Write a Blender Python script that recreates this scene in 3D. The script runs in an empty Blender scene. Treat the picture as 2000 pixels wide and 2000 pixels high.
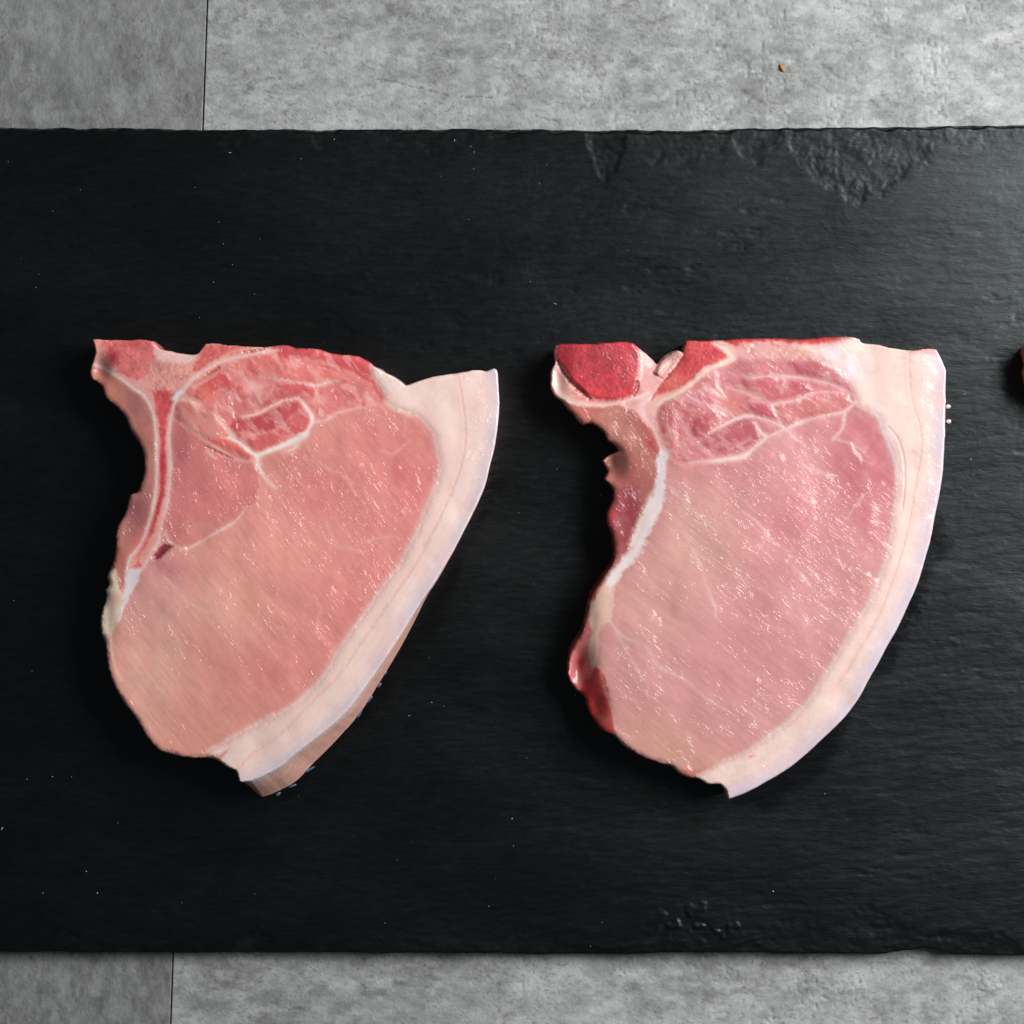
import bpy, math
import numpy as np
from mathutils import Vector

# ------------------------------------------------------------------ camera, world, light
scene = bpy.context.scene
S = 0.37 / 2000.0          # metres per photograph pixel on the slate's top face
H = 0.95                   # camera height above the slate's top face
ZS = 0.007                 # slate thickness: its top face lies at this height above the table

cam_d = bpy.data.cameras.new('camera')
cam = bpy.data.objects.new('camera', cam_d)
scene.collection.objects.link(cam)
cam.location = (0, 0, ZS + H)
cam_d.sensor_width = 36
cam_d.lens = 36 * H / 0.37
cam_d.clip_start = 0.05
cam_d.clip_end = 20
scene.camera = cam

world = bpy.data.worlds.new('World')
scene.world = world
world.use_nodes = True
bg = world.node_tree.nodes['Background']
bg.inputs['Color'].default_value = (0.86, 0.93, 1.0, 1)
bg.inputs['Strength'].default_value = 0.055

def area_light(name, loc, target, sx, sy, power, col):
    d = bpy.data.lights.new(name, 'AREA')
    d.shape = 'RECTANGLE'; d.size = sx; d.size_y = sy
    d.energy = power; d.color = col
    o = bpy.data.objects.new(name, d)
    scene.collection.objects.link(o)
    o.location = loc
    o.rotation_euler = (Vector(target) - Vector(loc)).to_track_quat('-Z', 'Y').to_euler()
    return o
area_light('softbox_light', (0.68, 0.28, 0.655), (0.02, 0.0, 0.0), 0.62, 0.62, 15.4, (1.0, 0.995, 0.99))

scene.view_settings.view_transform = 'Standard'
scene.view_settings.look = 'None'
scene.view_settings.exposure = 0.0
scene.view_settings.gamma = 1.0
scene.render.engine = 'CYCLES'
scene.render.resolution_x = 1024
scene.render.resolution_y = 1024

C = scene.collection

# ------------------------------------------------------------------ numeric helpers
def lin(c):
    c = np.asarray(c, float) / 255.0
    return np.where(c <= 0.04045, c / 12.92, ((c + 0.055) / 1.055) ** 2.4)

_rt = np.random.RandomState(7).rand(512, 512)
def vnoise(x, y, seed=0):
    x = x + seed * 37.7; y = y + seed * 91.3
    xi = np.floor(x).astype(int); yi = np.floor(y).astype(int)
    fx = x - xi; fy = y - yi
    fx = fx * fx * fx * (fx * (fx * 6 - 15) + 10); fy = fy * fy * fy * (fy * (fy * 6 - 15) + 10)
    a = _rt[xi & 511, yi & 511]; b = _rt[(xi + 1) & 511, yi & 511]
    c = _rt[xi & 511, (yi + 1) & 511]; d = _rt[(xi + 1) & 511, (yi + 1) & 511]
    return (a + (b - a) * fx) * (1 - fy) + (c + (d - c) * fx) * fy
def fbm(x, y, seed=0, octaves=4, gain=0.5):
    s = 0.0; w = 1.0; t = 0.0
    for o in range(octaves):
        s = s + w * (vnoise(x * 2 ** o * 1.03 + o * 5.1, y * 2 ** o * 0.97 + o * 3.7, seed + o) * 2 - 1); t += w; w *= gain
    return s / t * 1.6
def sstep(a, b, v):
    t = np.clip((v - a) / (b - a), 0, 1)
    return t * t * (3 - 2 * t)
def mixc(col, c, m):
    return col * (1 - m[..., None]) + np.asarray(c) * m[..., None]
def catmull(pts, n=4, closed=True):
    p = np.asarray(pts, float); N = len(p); out = []
    idx = range(N) if closed else range(N - 1)
    for i in idx:
        p1 = p[i]; p2 = p[(i + 1) % N]
        p0 = p[(i - 1) % N] if (closed or i > 0) else p1
        p3 = p[(i + 2) % N] if (closed or i + 2 < N) else p2
        # soften the tangent at sharp corners so that cut corners stay corners
        def tang(a, b, c):
            u = b - a; v = c - b
            lu = np.hypot(*u) + 1e-6; lv = np.hypot(*v) + 1e-6
            k = max(0.0, (np.dot(u, v) / (lu * lv)))
            return k * 0.5 * (u / lu + v / lv)
        L = np.hypot(*(p2 - p1))
        m1 = tang(p0, p1, p2) * L if np.any(p0 != p1) else (p2 - p1)
        m2 = tang(p1, p2, p3) * L if np.any(p3 != p2) else (p2 - p1)
        for k in range(n):
            t = k / n; t2 = t * t; t3 = t2 * t
            out.append((2 * t3 - 3 * t2 + 1) * p1 + (t3 - 2 * t2 + t) * m1 + (-2 * t3 + 3 * t2) * p2 + (t3 - t2) * m2)
    if not closed: out.append(p[-1])
    return np.array(out)
FAR = 60.0
class Grid:
    """a sheet of samples, one every g photograph pixels"""
    def __init__(s, x0, y0, x1, y1, g):
        s.g = g; s.x0 = x0; s.y0 = y0
        s.xs = np.arange(x0, x1 + g, g); s.ys = np.arange(y0, y1 + g, g)
        s.X, s.Y = np.meshgrid(s.xs, s.ys)
        s.shape = s.X.shape
    def win(s, ax, ay, bx, by):
        i0 = max(0, int((ax - s.x0) / s.g)); i1 = min(s.shape[1], int((bx - s.x0) / s.g) + 2)
        j0 = max(0, int((ay - s.y0) / s.g)); j1 = min(s.shape[0], int((by - s.y0) / s.g) + 2)
        return slice(j0, max(j0, j1)), slice(i0, max(i0, i1))
    def line(s, pts, half, far=FAR):
        """distance to a polyline minus its half width (half may be a list, one per point)"""
        p = np.asarray(pts, float)
        hw = np.full(len(p), half, float) if np.isscalar(half) else np.interp(np.linspace(0, 1, len(p)), np.linspace(0, 1, len(half)), half)
        D = np.full(s.shape, far)
        for k in range(len(p) - 1):
            a = p[k]; b = p[k + 1]
            w = s.win(min(a[0], b[0]) - far, min(a[1], b[1]) - far, max(a[0], b[0]) + far, max(a[1], b[1]) + far)
            X = s.X[w]; Y = s.Y[w]
            if X.size == 0: continue
            d = b - a; L2 = d @ d + 1e-9
            t = np.clip(((X - a[0]) * d[0] + (Y - a[1]) * d[1]) / L2, 0, 1)
            q = np.hypot(X - a[0] - t * d[0], Y - a[1] - t * d[1]) - (hw[k] + (hw[k + 1] - hw[k]) * t)
            D[w] = np.minimum(D[w], q)
        return D
    def poly(s, pts, far=FAR):
        """signed distance to a polygon, negative inside"""
        p = np.asarray(pts, float)
        D = s.line(np.vstack([p, p[:1]]), 0.0, far)
        inside = np.zeros(s.shape, bool)
        q = np.roll(p, -1, 0)
        for j, y in enumerate(s.ys):
            m = (p[:, 1] > y) != (q[:, 1] > y)
            if not m.any(): continue
            xc = p[m, 0] + (y - p[m, 1]) / (q[m, 1] - p[m, 1]) * (q[m, 0] - p[m, 0])
            inside[j] = (np.searchsorted(np.sort(xc), s.xs) % 2) == 1
        return np.where(inside, -D, D)

# ------------------------------------------------------------------ object helpers
def set_attr(me, name, kind, data):
    a = me.attributes.new(name, kind, 'POINT')
    key = {'FLOAT': 'value', 'FLOAT_VECTOR': 'vector', 'FLOAT_COLOR': 'color'}[kind]
    a.data.foreach_set(key, np.ascontiguousarray(data, dtype=np.float32).ravel())
def make_mesh(name, V, F, mat, normals=None, attrs=(), smooth=True):
    me = bpy.data.meshes.new(name)
    V = np.asarray(V, np.float32)
    F = [np.asarray(f, np.int32) for f in (F if isinstance(F, list) else [F])]
    F = [f for f in F if len(f)]
    me.vertices.add(len(V)); me.vertices.foreach_set('co', V.ravel())
    nl = sum(f.size for f in F); nf = sum(len(f) for f in F)
    me.loops.add(nl); me.loops.foreach_set('vertex_index', np.concatenate([f.ravel() for f in F]))
    me.polygons.add(nf)
    tot = np.concatenate([np.full(len(f), f.shape[1], np.int32) for f in F])
    me.polygons.foreach_set('loop_start', np.concatenate([[0], np.cumsum(tot)[:-1]]).astype(np.int32))
    me.polygons.foreach_set('use_smooth', np.full(nf, smooth))
    me.update(calc_edges=True)
    for (n, k, d) in attrs: set_attr(me, n, k, d)
    me.materials.append(mat)
    if normals is not None:
        me.normals_split_custom_set_from_vertices([tuple(n) for n in normals])
    return me
def obj(name, me, parent=None, loc=(0, 0, 0)):
    o = bpy.data.objects.new(name, me); C.objects.link(o); o.location = loc
    if parent: o.parent = parent
    return o
def tag(o, label=None, cat=None, group=None, kind=None):
    if label: o['label'] = label
    if cat: o['category'] = cat
    if group: o['group'] = group
    if kind: o['kind'] = kind
    return o

# ------------------------------------------------------------------ materials
def nodes(name):
    m = bpy.data.materials.new(name); m.use_nodes = True
    nt = m.node_tree
    return m, nt, nt.nodes['Principled BSDF']
def N(nt, t, **kw):
    n = nt.nodes.new(t)
    for k, v in kw.items():
        if k in n.inputs: n.inputs[k].default_value = v
        else: setattr(n, k, v)
    return n
def noise(nt, vec, scale, detail=2.0, rough=0.5, mapscale=None, rot=0.0):
    n = nt.nodes.new('ShaderNodeTexNoise')
    n.inputs['Scale'].default_value = scale; n.inputs['Detail'].default_value = detail; n.inputs['Roughness'].default_value = rough
    if mapscale:
        mp = nt.nodes.new('ShaderNodeMapping'); mp.inputs['Scale'].default_value = mapscale
        mp.inputs['Rotation'].default_value = (0, 0, rot)
        nt.links.new(vec, mp.inputs['Vector']); vec = mp.outputs['Vector']
    nt.links.new(vec, n.inputs['Vector'])
    return n.outputs['Fac']
def math_(nt, op, a, b=None, clamp=False):
    n = nt.nodes.new('ShaderNodeMath'); n.operation = op; n.use_clamp = clamp
    for i, v in enumerate((a, b)):
        if v is None: continue
        if isinstance(v, (int, float)): n.inputs[i].default_value = v
        else: nt.links.new(v, n.inputs[i])
    return n.outputs[0]
def attr(nt, name):
    a = nt.nodes.new('ShaderNodeAttribute'); a.attribute_name = name
    return a
def ramp(nt, fac, a, b, lo=0.0, hi=1.0):
    n = nt.nodes.new('ShaderNodeMapRange'); n.clamp = True
    n.inputs['From Min'].default_value = a; n.inputs['From Max'].default_value = b
    n.inputs['To Min'].default_value = lo; n.inputs['To Max'].default_value = hi
    nt.links.new(fac, n.inputs['Value'])
    return n.outputs[0]
def vmul(nt, col, fac):
    n = nt.nodes.new('ShaderNodeVectorMath'); n.operation = 'SCALE'
    nt.links.new(col, n.inputs[0]); nt.links.new(fac, n.inputs['Scale'])
    return n.outputs[0]

def flesh_material(name, coat, coat_rough, rough, fibre, fine, val=0.05):
    """wet cut flesh: colour from the 'tissue' attribute, fibres run along the 'grain' attribute"""
    m, nt, p = nodes(name)
    col = attr(nt, 'tissue').outputs['Color']
    gr = attr(nt, 'grain').outputs['Vector']
    wet = attr(nt, 'wet').outputs['Fac']
    n1 = noise(nt, gr, 1.0, 3.0, 0.6, (260, 900, 400))
    n2 = noise(nt, gr, 1.0, 2.0, 0.5, (900, 1500, 900))
    f = math_(nt, 'ADD', ramp(nt, n1, 0.25, 0.75, 1 - val, 1 + val), ramp(nt, n2, 0.2, 0.8, -val * 0.5, val * 0.5))
    nt.links.new(vmul(nt, col, f), p.inputs['Base Color'])
    p.inputs['Roughness'].default_value = rough
    p.inputs['Specular IOR Level'].default_value = 0.5
    # fibre ends: isolated wet ridges and beads that catch the lamp, over a smooth film
    a = noise(nt, gr, 1.0, 1.0, 0.5, (300, 1050, 700))
    b = noise(nt, gr, 1.0, 1.5, 0.5, (620, 900, 900))
    msk = noise(nt, gr, 1.0, 2.0, 0.6, (150, 260, 150))
    a = ramp(nt, a, 0.53, 0.74, 0, 1); b = ramp(nt, b, 0.55, 0.76, 0, 1)
    h = math_(nt, 'ADD', math_(nt, 'MULTIPLY', a, fibre), math_(nt, 'MULTIPLY', b, fine))
    med = noise(nt, gr, 1.0, 1.0, 0.5, (105, 170, 120))
    h = math_(nt, 'MULTIPLY', h, math_(nt, 'MULTIPLY', wet, ramp(nt, msk, 0.40, 0.64, 0.10, 1.2)))
    h = math_(nt, 'ADD', h, math_(nt, 'MULTIPLY', ramp(nt, med, 0.2, 0.8, 0, 3.2), math_(nt, 'MINIMUM', wet, 1.0)))
    bp = N(nt, 'ShaderNodeBump', Strength=1.0, Distance=0.00026)
    nt.links.new(h, bp.inputs['Height'])
    bp2 = N(nt, 'ShaderNodeBump', Strength=1.0, Distance=0.00002)
    nt.links.new(h, bp2.inputs['Height'])
    nt.links.new(bp2.outputs['Normal'], p.inputs['Normal'])
    p.inputs['Coat Weight'].default_value = coat
    p.inputs['Coat Roughness'].default_value = coat_rough
    p.inputs['Coat IOR'].default_value = 1.42
    nt.links.new(bp.outputs['Normal'], p.inputs['Coat Normal'])
    return m
M_MUSCLE = flesh_material('wet_muscle', 1.0, 0.13, 0.42, 0.9, 0.6)
M_FAT = flesh_material('pork_fat', 0.9, 0.12, 0.45, 0.35, 1.0, 0.03)
M_BONE = flesh_material('cut_bone', 0.8, 0.16, 0.5, 0.15, 0.8, 0.10)
M_RIND = flesh_material('pork_rind', 0.25, 0.3, 0.5, 0.6, 0.4, 0.14)

# ------------------------------------------------------------------ table top of two stone-look tiles
def tile_material():
    m, nt, p = nodes('grey_stone_tile')
    col = attr(nt, 'stone').outputs['Color']
    tc = nt.nodes.new('ShaderNodeTexCoord').outputs['Object']
    n1 = noise(nt, tc, 900, 4.0, 0.65)
    n2 = noise(nt, tc, 260, 3.0, 0.6)
    f = math_(nt, 'ADD', ramp(nt, n1, 0.25, 0.75, 0.90, 1.08), ramp(nt, n2, 0.3, 0.7, -0.06, 0.06))
    nt.links.new(vmul(nt, col, f), p.inputs['Base Color'])
    p.inputs['Roughness'].default_value = 0.62
    p.inputs['Specular IOR Level'].default_value = 0.3
    bp = N(nt, 'ShaderNodeBump', Strength=0.5, Distance=0.0004)
    nt.links.new(math_(nt, 'ADD', n1, n2), bp.inputs['Height'])
    nt.links.new(bp.outputs['Normal'], p.inputs['Normal'])
    return m
M_TILE = tile_material()
def plain(name, col, rough=0.6, spec=0.4):
    m, nt, p = nodes(name)
    tc = nt.nodes.new('ShaderNodeTexCoord').outputs['Object']
    n1 = noise(nt, tc, 1500, 3.0, 0.6)
    rgb = N(nt, 'ShaderNodeRGB'); rgb.outputs[0].default_value = (*col, 1)
    nt.links.new(vmul(nt, rgb.outputs[0], ramp(nt, n1, 0.25, 0.75, 0.75, 1.25)), p.inputs['Base Color'])
    p.inputs['Roughness'].default_value = rough; p.inputs['Specular IOR Level'].default_value = spec
    return m
M_JOINT = plain('dark_joint', (0.07, 0.068, 0.065), 0.9, 0.1)

def seam_x(y): return 405.0 - 72.0 * y / 2000.0
KT = (H + ZS) / H                   # table plane lies ZS below the slate's top face
def table():
    base = make_mesh('tabletop', [(-0.6, -0.6, -0.02), (0.6, -0.6, -0.02), (0.6, 0.6, -0.02), (-0.6, 0.6, -0.02),
                                  (-0.6, -0.6, -0.0009), (0.6, -0.6, -0.0009), (0.6, 0.6, -0.0009), (-0.6, 0.6, -0.0009)],
                     np.array([(0, 3, 2, 1), (4, 5, 6, 7), (0, 1, 5, 4), (1, 2, 6, 5), (2, 3, 7, 6), (3, 0, 4, 7)]), M_JOINT, smooth=False)
    t = tag(obj('tabletop', base), 'grey stone-look tabletop of two large tiles under the slate board', 'tabletop', kind='structure')
    rows = np.concatenate([np.arange(-2200, -20, 60), np.arange(-20, 270, 2.4), np.arange(270, 1850, 40), np.arange(1850, 2020, 2.4), np.arange(2020, 4200, 60)])
    crack = [[(735, 153), (800, 166), (850, 181), (875, 187)], [(890, 189), (930, 188), (962, 190)], [(990, 202), (1014, 211)], [(1044, 225), (1080, 236), (1095, 243)]]
    for side in (0, 1):
        if side == 0: u = np.concatenate([np.arange(-2000, -440, 60), np.arange(-440, -3, 2.4), [-1.7, -1.2]])
        else: u = np.concatenate([[1.2, 1.7], np.arange(3, 1720, 2.4), np.arange(1720, 3600, 60)])
        U, Y = np.meshgrid(u, rows)
        X = seam_x(Y) + U
        # the print of the left tile runs down the picture, that of the right tile across it
        if side == 0: a, b = X / 21, Y / 34
        else: a, b = X / 36, Y / 21
        sd = 11 if side == 0 else 43
        big = fbm(X / 210, Y / 170, sd + 1, 3)
        mid = fbm(a * 0.7, b * 0.7, sd + 2, 5, 0.6)
        fine = fbm(a * 2.2, b * 2.2, sd + 3, 4, 0.65)
        dk = sstep(0.22, 0.85, fbm(a * 3.6, b * 3.6, sd + 5, 4, 0.75)) * sstep(-0.35, 0.55, fbm(X / 75, Y / 75, sd + 6, 3))
        sp = sstep(0.72, 0.95, vnoise(a * 7.5, b * 7.5, sd + 15)) * sstep(-0.3, 0.4, fbm(X / 50, Y / 50, sd + 16, 2))
        pal = sstep(0.1, 0.7, fbm(a * 0.9, b * 0.9, sd + 7, 5, 0.65))
        base_c = lin((150, 152, 151)) * (0.74 if side == 0 else 1.12)  # left tile darkened in its colours to carry the light falloff across the table
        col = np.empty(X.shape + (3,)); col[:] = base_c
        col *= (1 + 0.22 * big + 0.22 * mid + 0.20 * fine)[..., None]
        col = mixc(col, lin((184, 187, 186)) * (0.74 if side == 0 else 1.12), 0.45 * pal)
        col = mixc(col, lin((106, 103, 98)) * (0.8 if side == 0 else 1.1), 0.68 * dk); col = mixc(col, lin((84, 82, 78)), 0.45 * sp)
        z = 0.00003 * mid + 0.00002 * fine
        # small cast pits, most of them towards the right
        pit = sstep(0.62, 0.95, vnoise(X / 7, Y / 7, sd + 9)) * sstep(0.05, 0.6, fbm(X / 90, Y / 90, sd + 10, 2) + 0.25)
        z -= (0.00012 if side == 0 else 0.00030) * pit * sstep(300, 1500, X)
        if side == 1:
            for k, cr in enumerate(crack):
                cr = np.array(cr, float)
                yy = np.interp(X, cr[:, 0], cr[:, 1]) + 2.2 * fbm(X / 14, X * 0, 60 + k, 3)
                m = (np.abs(Y - yy) < 1.7) & (X > cr[0, 0]) & (X < cr[-1, 0]) & (vnoise(X / 5, Y / 9, 70) > 0.25)
                z -= 0.0002 * m; col = mixc(col, lin((80, 77, 74)), 0.5 * m)
        edge = np.abs(U) < 1.4
        z -= 0.0005 * edge
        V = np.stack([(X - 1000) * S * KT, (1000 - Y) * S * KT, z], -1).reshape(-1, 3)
        nr, nc = X.shape
        I = np.arange(nr * nc).reshape(nr, nc)
        F = np.stack([I[:-1, :-1], I[1:, :-1], I[1:, 1:], I[:-1, 1:]], -1).reshape(-1, 4)
        # wall of the joint
        e = I[:, -1] if side == 0 else I[:, 0]
        W = V[e].copy(); W[:, 2] = -0.0010
        n0 = len(V); V = np.vstack([V, W]); w = n0 + np.arange(nr)
        Fw = np.stack([e[:-1], w[:-1], w[1:], e[1:]], -1)
        if side == 1: Fw = Fw[:, ::-1]
        cc = np.vstack([col.reshape(-1, 3), col.reshape(-1, 3)[e]])
        cc = np.hstack([np.clip(cc, 0.01, 0.9), np.ones((len(cc), 1))])
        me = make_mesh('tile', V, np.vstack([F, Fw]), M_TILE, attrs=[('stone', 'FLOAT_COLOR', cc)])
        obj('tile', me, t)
table()

# ------------------------------------------------------------------ slate board
def slate_material():
    m, nt, p = nodes('black_slate')
    tc = nt.nodes.new('ShaderNodeTexCoord').outputs['Object']
    col = attr(nt, 'stone').outputs['Color']
    n1 = noise(nt, tc, 1.0, 5.0, 0.65, (150, 620, 150), 0.10)
    n2 = noise(nt, tc, 1.0, 4.0, 0.65, (480, 1500, 480), -0.05)
    n3 = noise(nt, tc, 45, 4.0, 0.6)
    f = math_(nt, 'MULTIPLY', ramp(nt, n1, 0.25, 0.75, 0.7, 1.3), ramp(nt, n3, 0.3, 0.7, 0.8, 1.2))
    nt.links.new(vmul(nt, col, f), p.inputs['Base Color'])
    dmp = attr(nt, 'damp').outputs['Fac']
    nt.links.new(math_(nt, 'MULTIPLY', ramp(nt, n1, 0.3, 0.7, 0.29, 0.36), math_(nt, 'MULTIPLY', ramp(nt, dmp, 0, 1, 1.0, 0.72), ramp(nt, noise(nt, tc, 1.0, 3.0, 0.55, (11, 24, 12), 0.2), 0.3, 0.7, 0.84, 1.14))), p.inputs['Roughness'])
    p.inputs['Specular IOR Level'].default_value = 0.56
    p.inputs['Specular Tint'].default_value = (0.90, 1.0, 1.03, 1)
    bp = N(nt, 'ShaderNodeBump', Strength=0.5, Distance=0.00016)
    nt.links.new(math_(nt, 'ADD', math_(nt, 'MULTIPLY', n1, 1.2), math_(nt, 'MULTIPLY', n2, 0.6)), bp.inputs['Height'])
    nt.links.new(bp.outputs['Normal'], p.inputs['Normal'])
    return m
M_SLATE = slate_material()
def slate():
    xs = np.concatenate([np.arange(-190, -30, 16), np.arange(-30, 2032, 3.0), np.arange(2032, 3060, 16)])
    v = np.linspace(0, 1, 560)
    top_y = np.interp(xs, [-200, 0, 250, 420, 560, 700, 930, 1040, 1150, 1300, 1450, 1680, 1850, 2000, 3060],
                          [246, 246, 247, 251, 249, 250, 248, 248, 251, 251, 248, 245, 243, 241, 238])
    bot_y = np.interp(xs, [-200, 0, 300, 560, 800, 1000, 1050, 1100, 1250, 1320, 1450, 1600, 1720, 1760, 1800, 1830, 1860, 2000, 3060],
                          [1862, 1862, 1863, 1863, 1864, 1865, 1867, 1865, 1867, 1863, 1864, 1865, 1867, 1859, 1856, 1859, 1867, 1868, 1866])
    top_y = top_y + 1.6 * fbm(xs / 40, xs * 0, 3, 4, 0.6)
    bot_y = bot_y + 1.8 * fbm(xs / 46, xs * 0, 5, 4, 0.6)
    X, Vv = np.meshgrid(xs, v)
    Y = top_y[None] * (1 - Vv) + bot_y[None] * Vv
    Xw = X + 9 * fbm(X / 120, Y / 60, 8, 2)
    Yw = Y + 0.10 * (X - 1000) + 10 * fbm(X / 260, Y / 90, 9, 3)
    # split cleavage layers: long thin terraces
    ly = fbm(Xw / 420, Yw / 120, 21, 5, 0.55)
    terr = np.floor(ly * 7) / 7 + sstep(0.75, 1.0, ly * 7 - np.floor(ly * 7)) / 7
    rid = fbm(Xw / 70, Yw / 11, 24, 4, 0.6)
    amp = np.full(X.shape, 0.75)
    z = 0.00022 * terr + 0.00006 * rid * amp
    # sparse pits where a flake came away
    pk = sstep(0.52, 0.85, fbm(Xw / 60, Yw / 16, 31, 4, 0.6)) * sstep(0.1, 0.7, fbm(X / 260, Y / 200, 33, 2) + 0.15)
    z -= 0.00010 * pk
    # knapped edges: shallow scallops that fall to the rim
    dt = Y - top_y[None]; db = bot_y[None] - Y
    rough = fbm(X / 48, Y / 26, 41, 5, 0.62)
    def scallop(d, lst, flip):
        out = np.zeros(X.shape)
        for (cx, w, dep, dz) in lst:
            e = d / dep + np.abs((X - cx) / w) ** 1.7 + 0.19 * fbm(X / 30, Y / 30, int(cx) % 97, 4, 0.6)
            k = np.clip(1 - e, 0, 1)
            out = np.maximum(out, dz * (sstep(0.0, 0.30, k) * 0.35 + 0.65 * k))
        return out
    rs = np.random.RandomState(5)
    rim_t = [(x + rs.uniform(-20, 20), rs.uniform(30, 90), rs.uniform(8, 26), rs.uniform(0.0010, 0.0024)) for x in range(-150, 3050, 75)]
    rim_b = [(x + rs.uniform(-20, 20), rs.uniform(35, 95), rs.uniform(10, 34), rs.uniform(0.0012, 0.0028)) for x in range(-150, 3050, 80)]
    big_t = [(1185, 48, 105, 0.0022), (1330, 130, 95, 0.0012), (1690, 190, 165, 0.0024), (1660, 90, 120, 0.0020), (640, 60, 46, 0.0016), (450, 70, 55, 0.0014), (880, 120, 60, 0.0012), (1480, 70, 80, 0.0013), (1900, 150, 60, 0.0012)]
    big_b = [(100, 95, 62, 0.0018), (500, 75, 48, 0.0016), (730, 80, 48, 0.0014), (1320, 130, 100, 0.0018), (1560, 120, 85, 0.0018), (1700, 120, 110, 0.0022), (1900, 130, 55, 0.0026), (1030, 120, 60, 0.0014)]
    drop = np.maximum(scallop(dt, rim_t, 0), scallop(db, rim_b, 1))
    drop = np.maximum(drop, np.maximum(scallop(dt, big_t, 0), scallop(db, big_b, 1)))
    z -= 0.15 * drop * (1 + 0.1 * rough)
    z -= sstep(0, 0.0006, drop) * 0.00006 * (rough + 0.5 * fbm(X / 8, Y / 8, 44, 3, 0.6))
    # a few chisel nicks on the lower chipped corner
    nk = sstep(0.55, 0.8, vnoise(X / 13, Y / 11, 52)) * sstep(0.25, 0.9, 1 - np.hypot((X - 1370) / 150, (Y - 1800) / 70))
    z += 0.0009 * nk
    z -= 0.0016 * sstep(9, 0, dt + 5 * fbm(X / 30, Y / 12, 88, 3)) * sstep(-0.3, 0.3, fbm(X / 110, X * 0, 89, 3) + 0.15) + 0.0012 * sstep(3.5, 0, np.minimum(dt, db))
    z -= 0.004 * sstep(1.2, 0, np.minimum(dt, db)) * (0.6 + 0.4 * vnoise(X / 15, Y / 15, 3))
    # the chops rest on a flat face
    z = np.minimum(z, 0.00012)
    base = lin((5, 5, 5.5))
    col = np.empty(X.shape + (3,)); col[:] = base
    tint = fbm(X / 80, Y / 34, 61, 4)
    col *= (1 + 0.30 * tint)[..., None]
    col = mixc(col, lin((8, 9, 10)), 0.5 * sstep(0.0, 0.8, fbm(X / 50, Y / 20, 66, 4)))
    scar = sstep(0.35, 0.8, rough) * sstep(0.0003, 0.0012, drop)
    col = mixc(col, lin((22, 24, 26)), 0.5 * scar)
    # damp where juice has crept out from under the meat
    wetline = [[(945, 960), (905, 1050), (862, 1130), (825, 1195), (785, 1268), (735, 1350), (665, 1440), (605, 1512), (525, 1572), (440, 1535)],
               [(1835, 1010), (1795, 1150), (1722, 1300), (1622, 1440), (1505, 1542), (1420, 1575), (1330, 1530)], [(190, 1250), (215, 1340), (280, 1440), (350, 1490)], [(1110, 1300), (1130, 1370), (1190, 1440), (1290, 1500)]]
    dw = np.full(X.shape, 1e3)
    for ln in wetline:
        for (x0, y0), (x1, y1) in zip(ln[:-1], ln[1:]):
            m = (X > min(x0, x1) - 70) & (X < max(x0, x1) + 70) & (Y > min(y0, y1) - 70) & (Y < max(y0, y1) + 70)
            px, py = X[m], Y[m]; t = np.clip(((px - x0) * (x1 - x0) + (py - y0) * (y1 - y0)) / ((x1 - x0) ** 2 + (y1 - y0) ** 2), 0, 1)
            dw[m] = np.minimum(dw[m], np.hypot(px - x0 - t * (x1 - x0), py - y0 - t * (y1 - y0)))
    damp = sstep(34, 2, dw + 22 * fbm(X / 95, Y / 70, 301, 2))
    nr, nc = X.shape
    V = np.stack([(X - 1000) * S, (1000 - Y) * S, z], -1)
    I = np.arange(nr * nc).reshape(nr, nc)
    F = [np.stack([I[:-1, :-1], I[1:, :-1], I[1:, 1:], I[:-1, 1:]], -1).reshape(-1, 4)]
    Vs = [V.reshape(-1, 3)]; Cs = [col.reshape(-1, 3)]; n0 = nr * nc; Dm = [damp.ravel()]
    rim = np.concatenate([I[0, :-1], I[:-1, -1], I[-1, ::-1][:-1], I[::-1, 0][:-1]])
    prev = rim; P0 = V.reshape(-1, 3)[rim]
    out = np.zeros((len(rim), 2))
    nn = np.roll(P0[:, :2], -1, 0) - np.roll(P0[:, :2], 1, 0)
    out = np.stack([-nn[:, 1], nn[:, 0]], -1); out /= np.linalg.norm(out, axis=1)[:, None] + 1e-9
    for t in (0.25, 0.5, 0.75, 1.0):
        Q = P0.copy(); Q[:, 2] = P0[:, 2] * (1 - t) - ZS * t
        j = 0.0004 * (fbm(P0[:, 0] * 400, P0[:, 1] * 400 + t * 9, 81, 3)) - 0.0007 * t
        Q[:, :2] += out * j[:, None]
        cur = n0 + np.arange(len(rim)); n0 += len(rim)
        F.append(np.stack([prev, np.roll(prev, -1), np.roll(cur, -1), cur], -1))
        Vs.append(Q); Cs.append(np.tile(lin((7, 7, 8)), (len(rim), 1))); Dm.append(np.zeros(len(rim))); prev = cur
    V = np.vstack(Vs); cc = np.vstack(Cs)
    cc = np.hstack([np.clip(cc, 0.0005, 0.2), np.ones((len(cc), 1))])
    me = make_mesh('slate_board', V, np.vstack(F), M_SLATE, attrs=[('stone', 'FLOAT_COLOR', cc), ('damp', 'FLOAT', np.concatenate(Dm))])
    o = obj('slate_board', me, None, (0, 0, ZS))
    tag(o, 'long black slate serving board with chipped edges under the pork chops', 'slate board')
slate()

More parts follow.
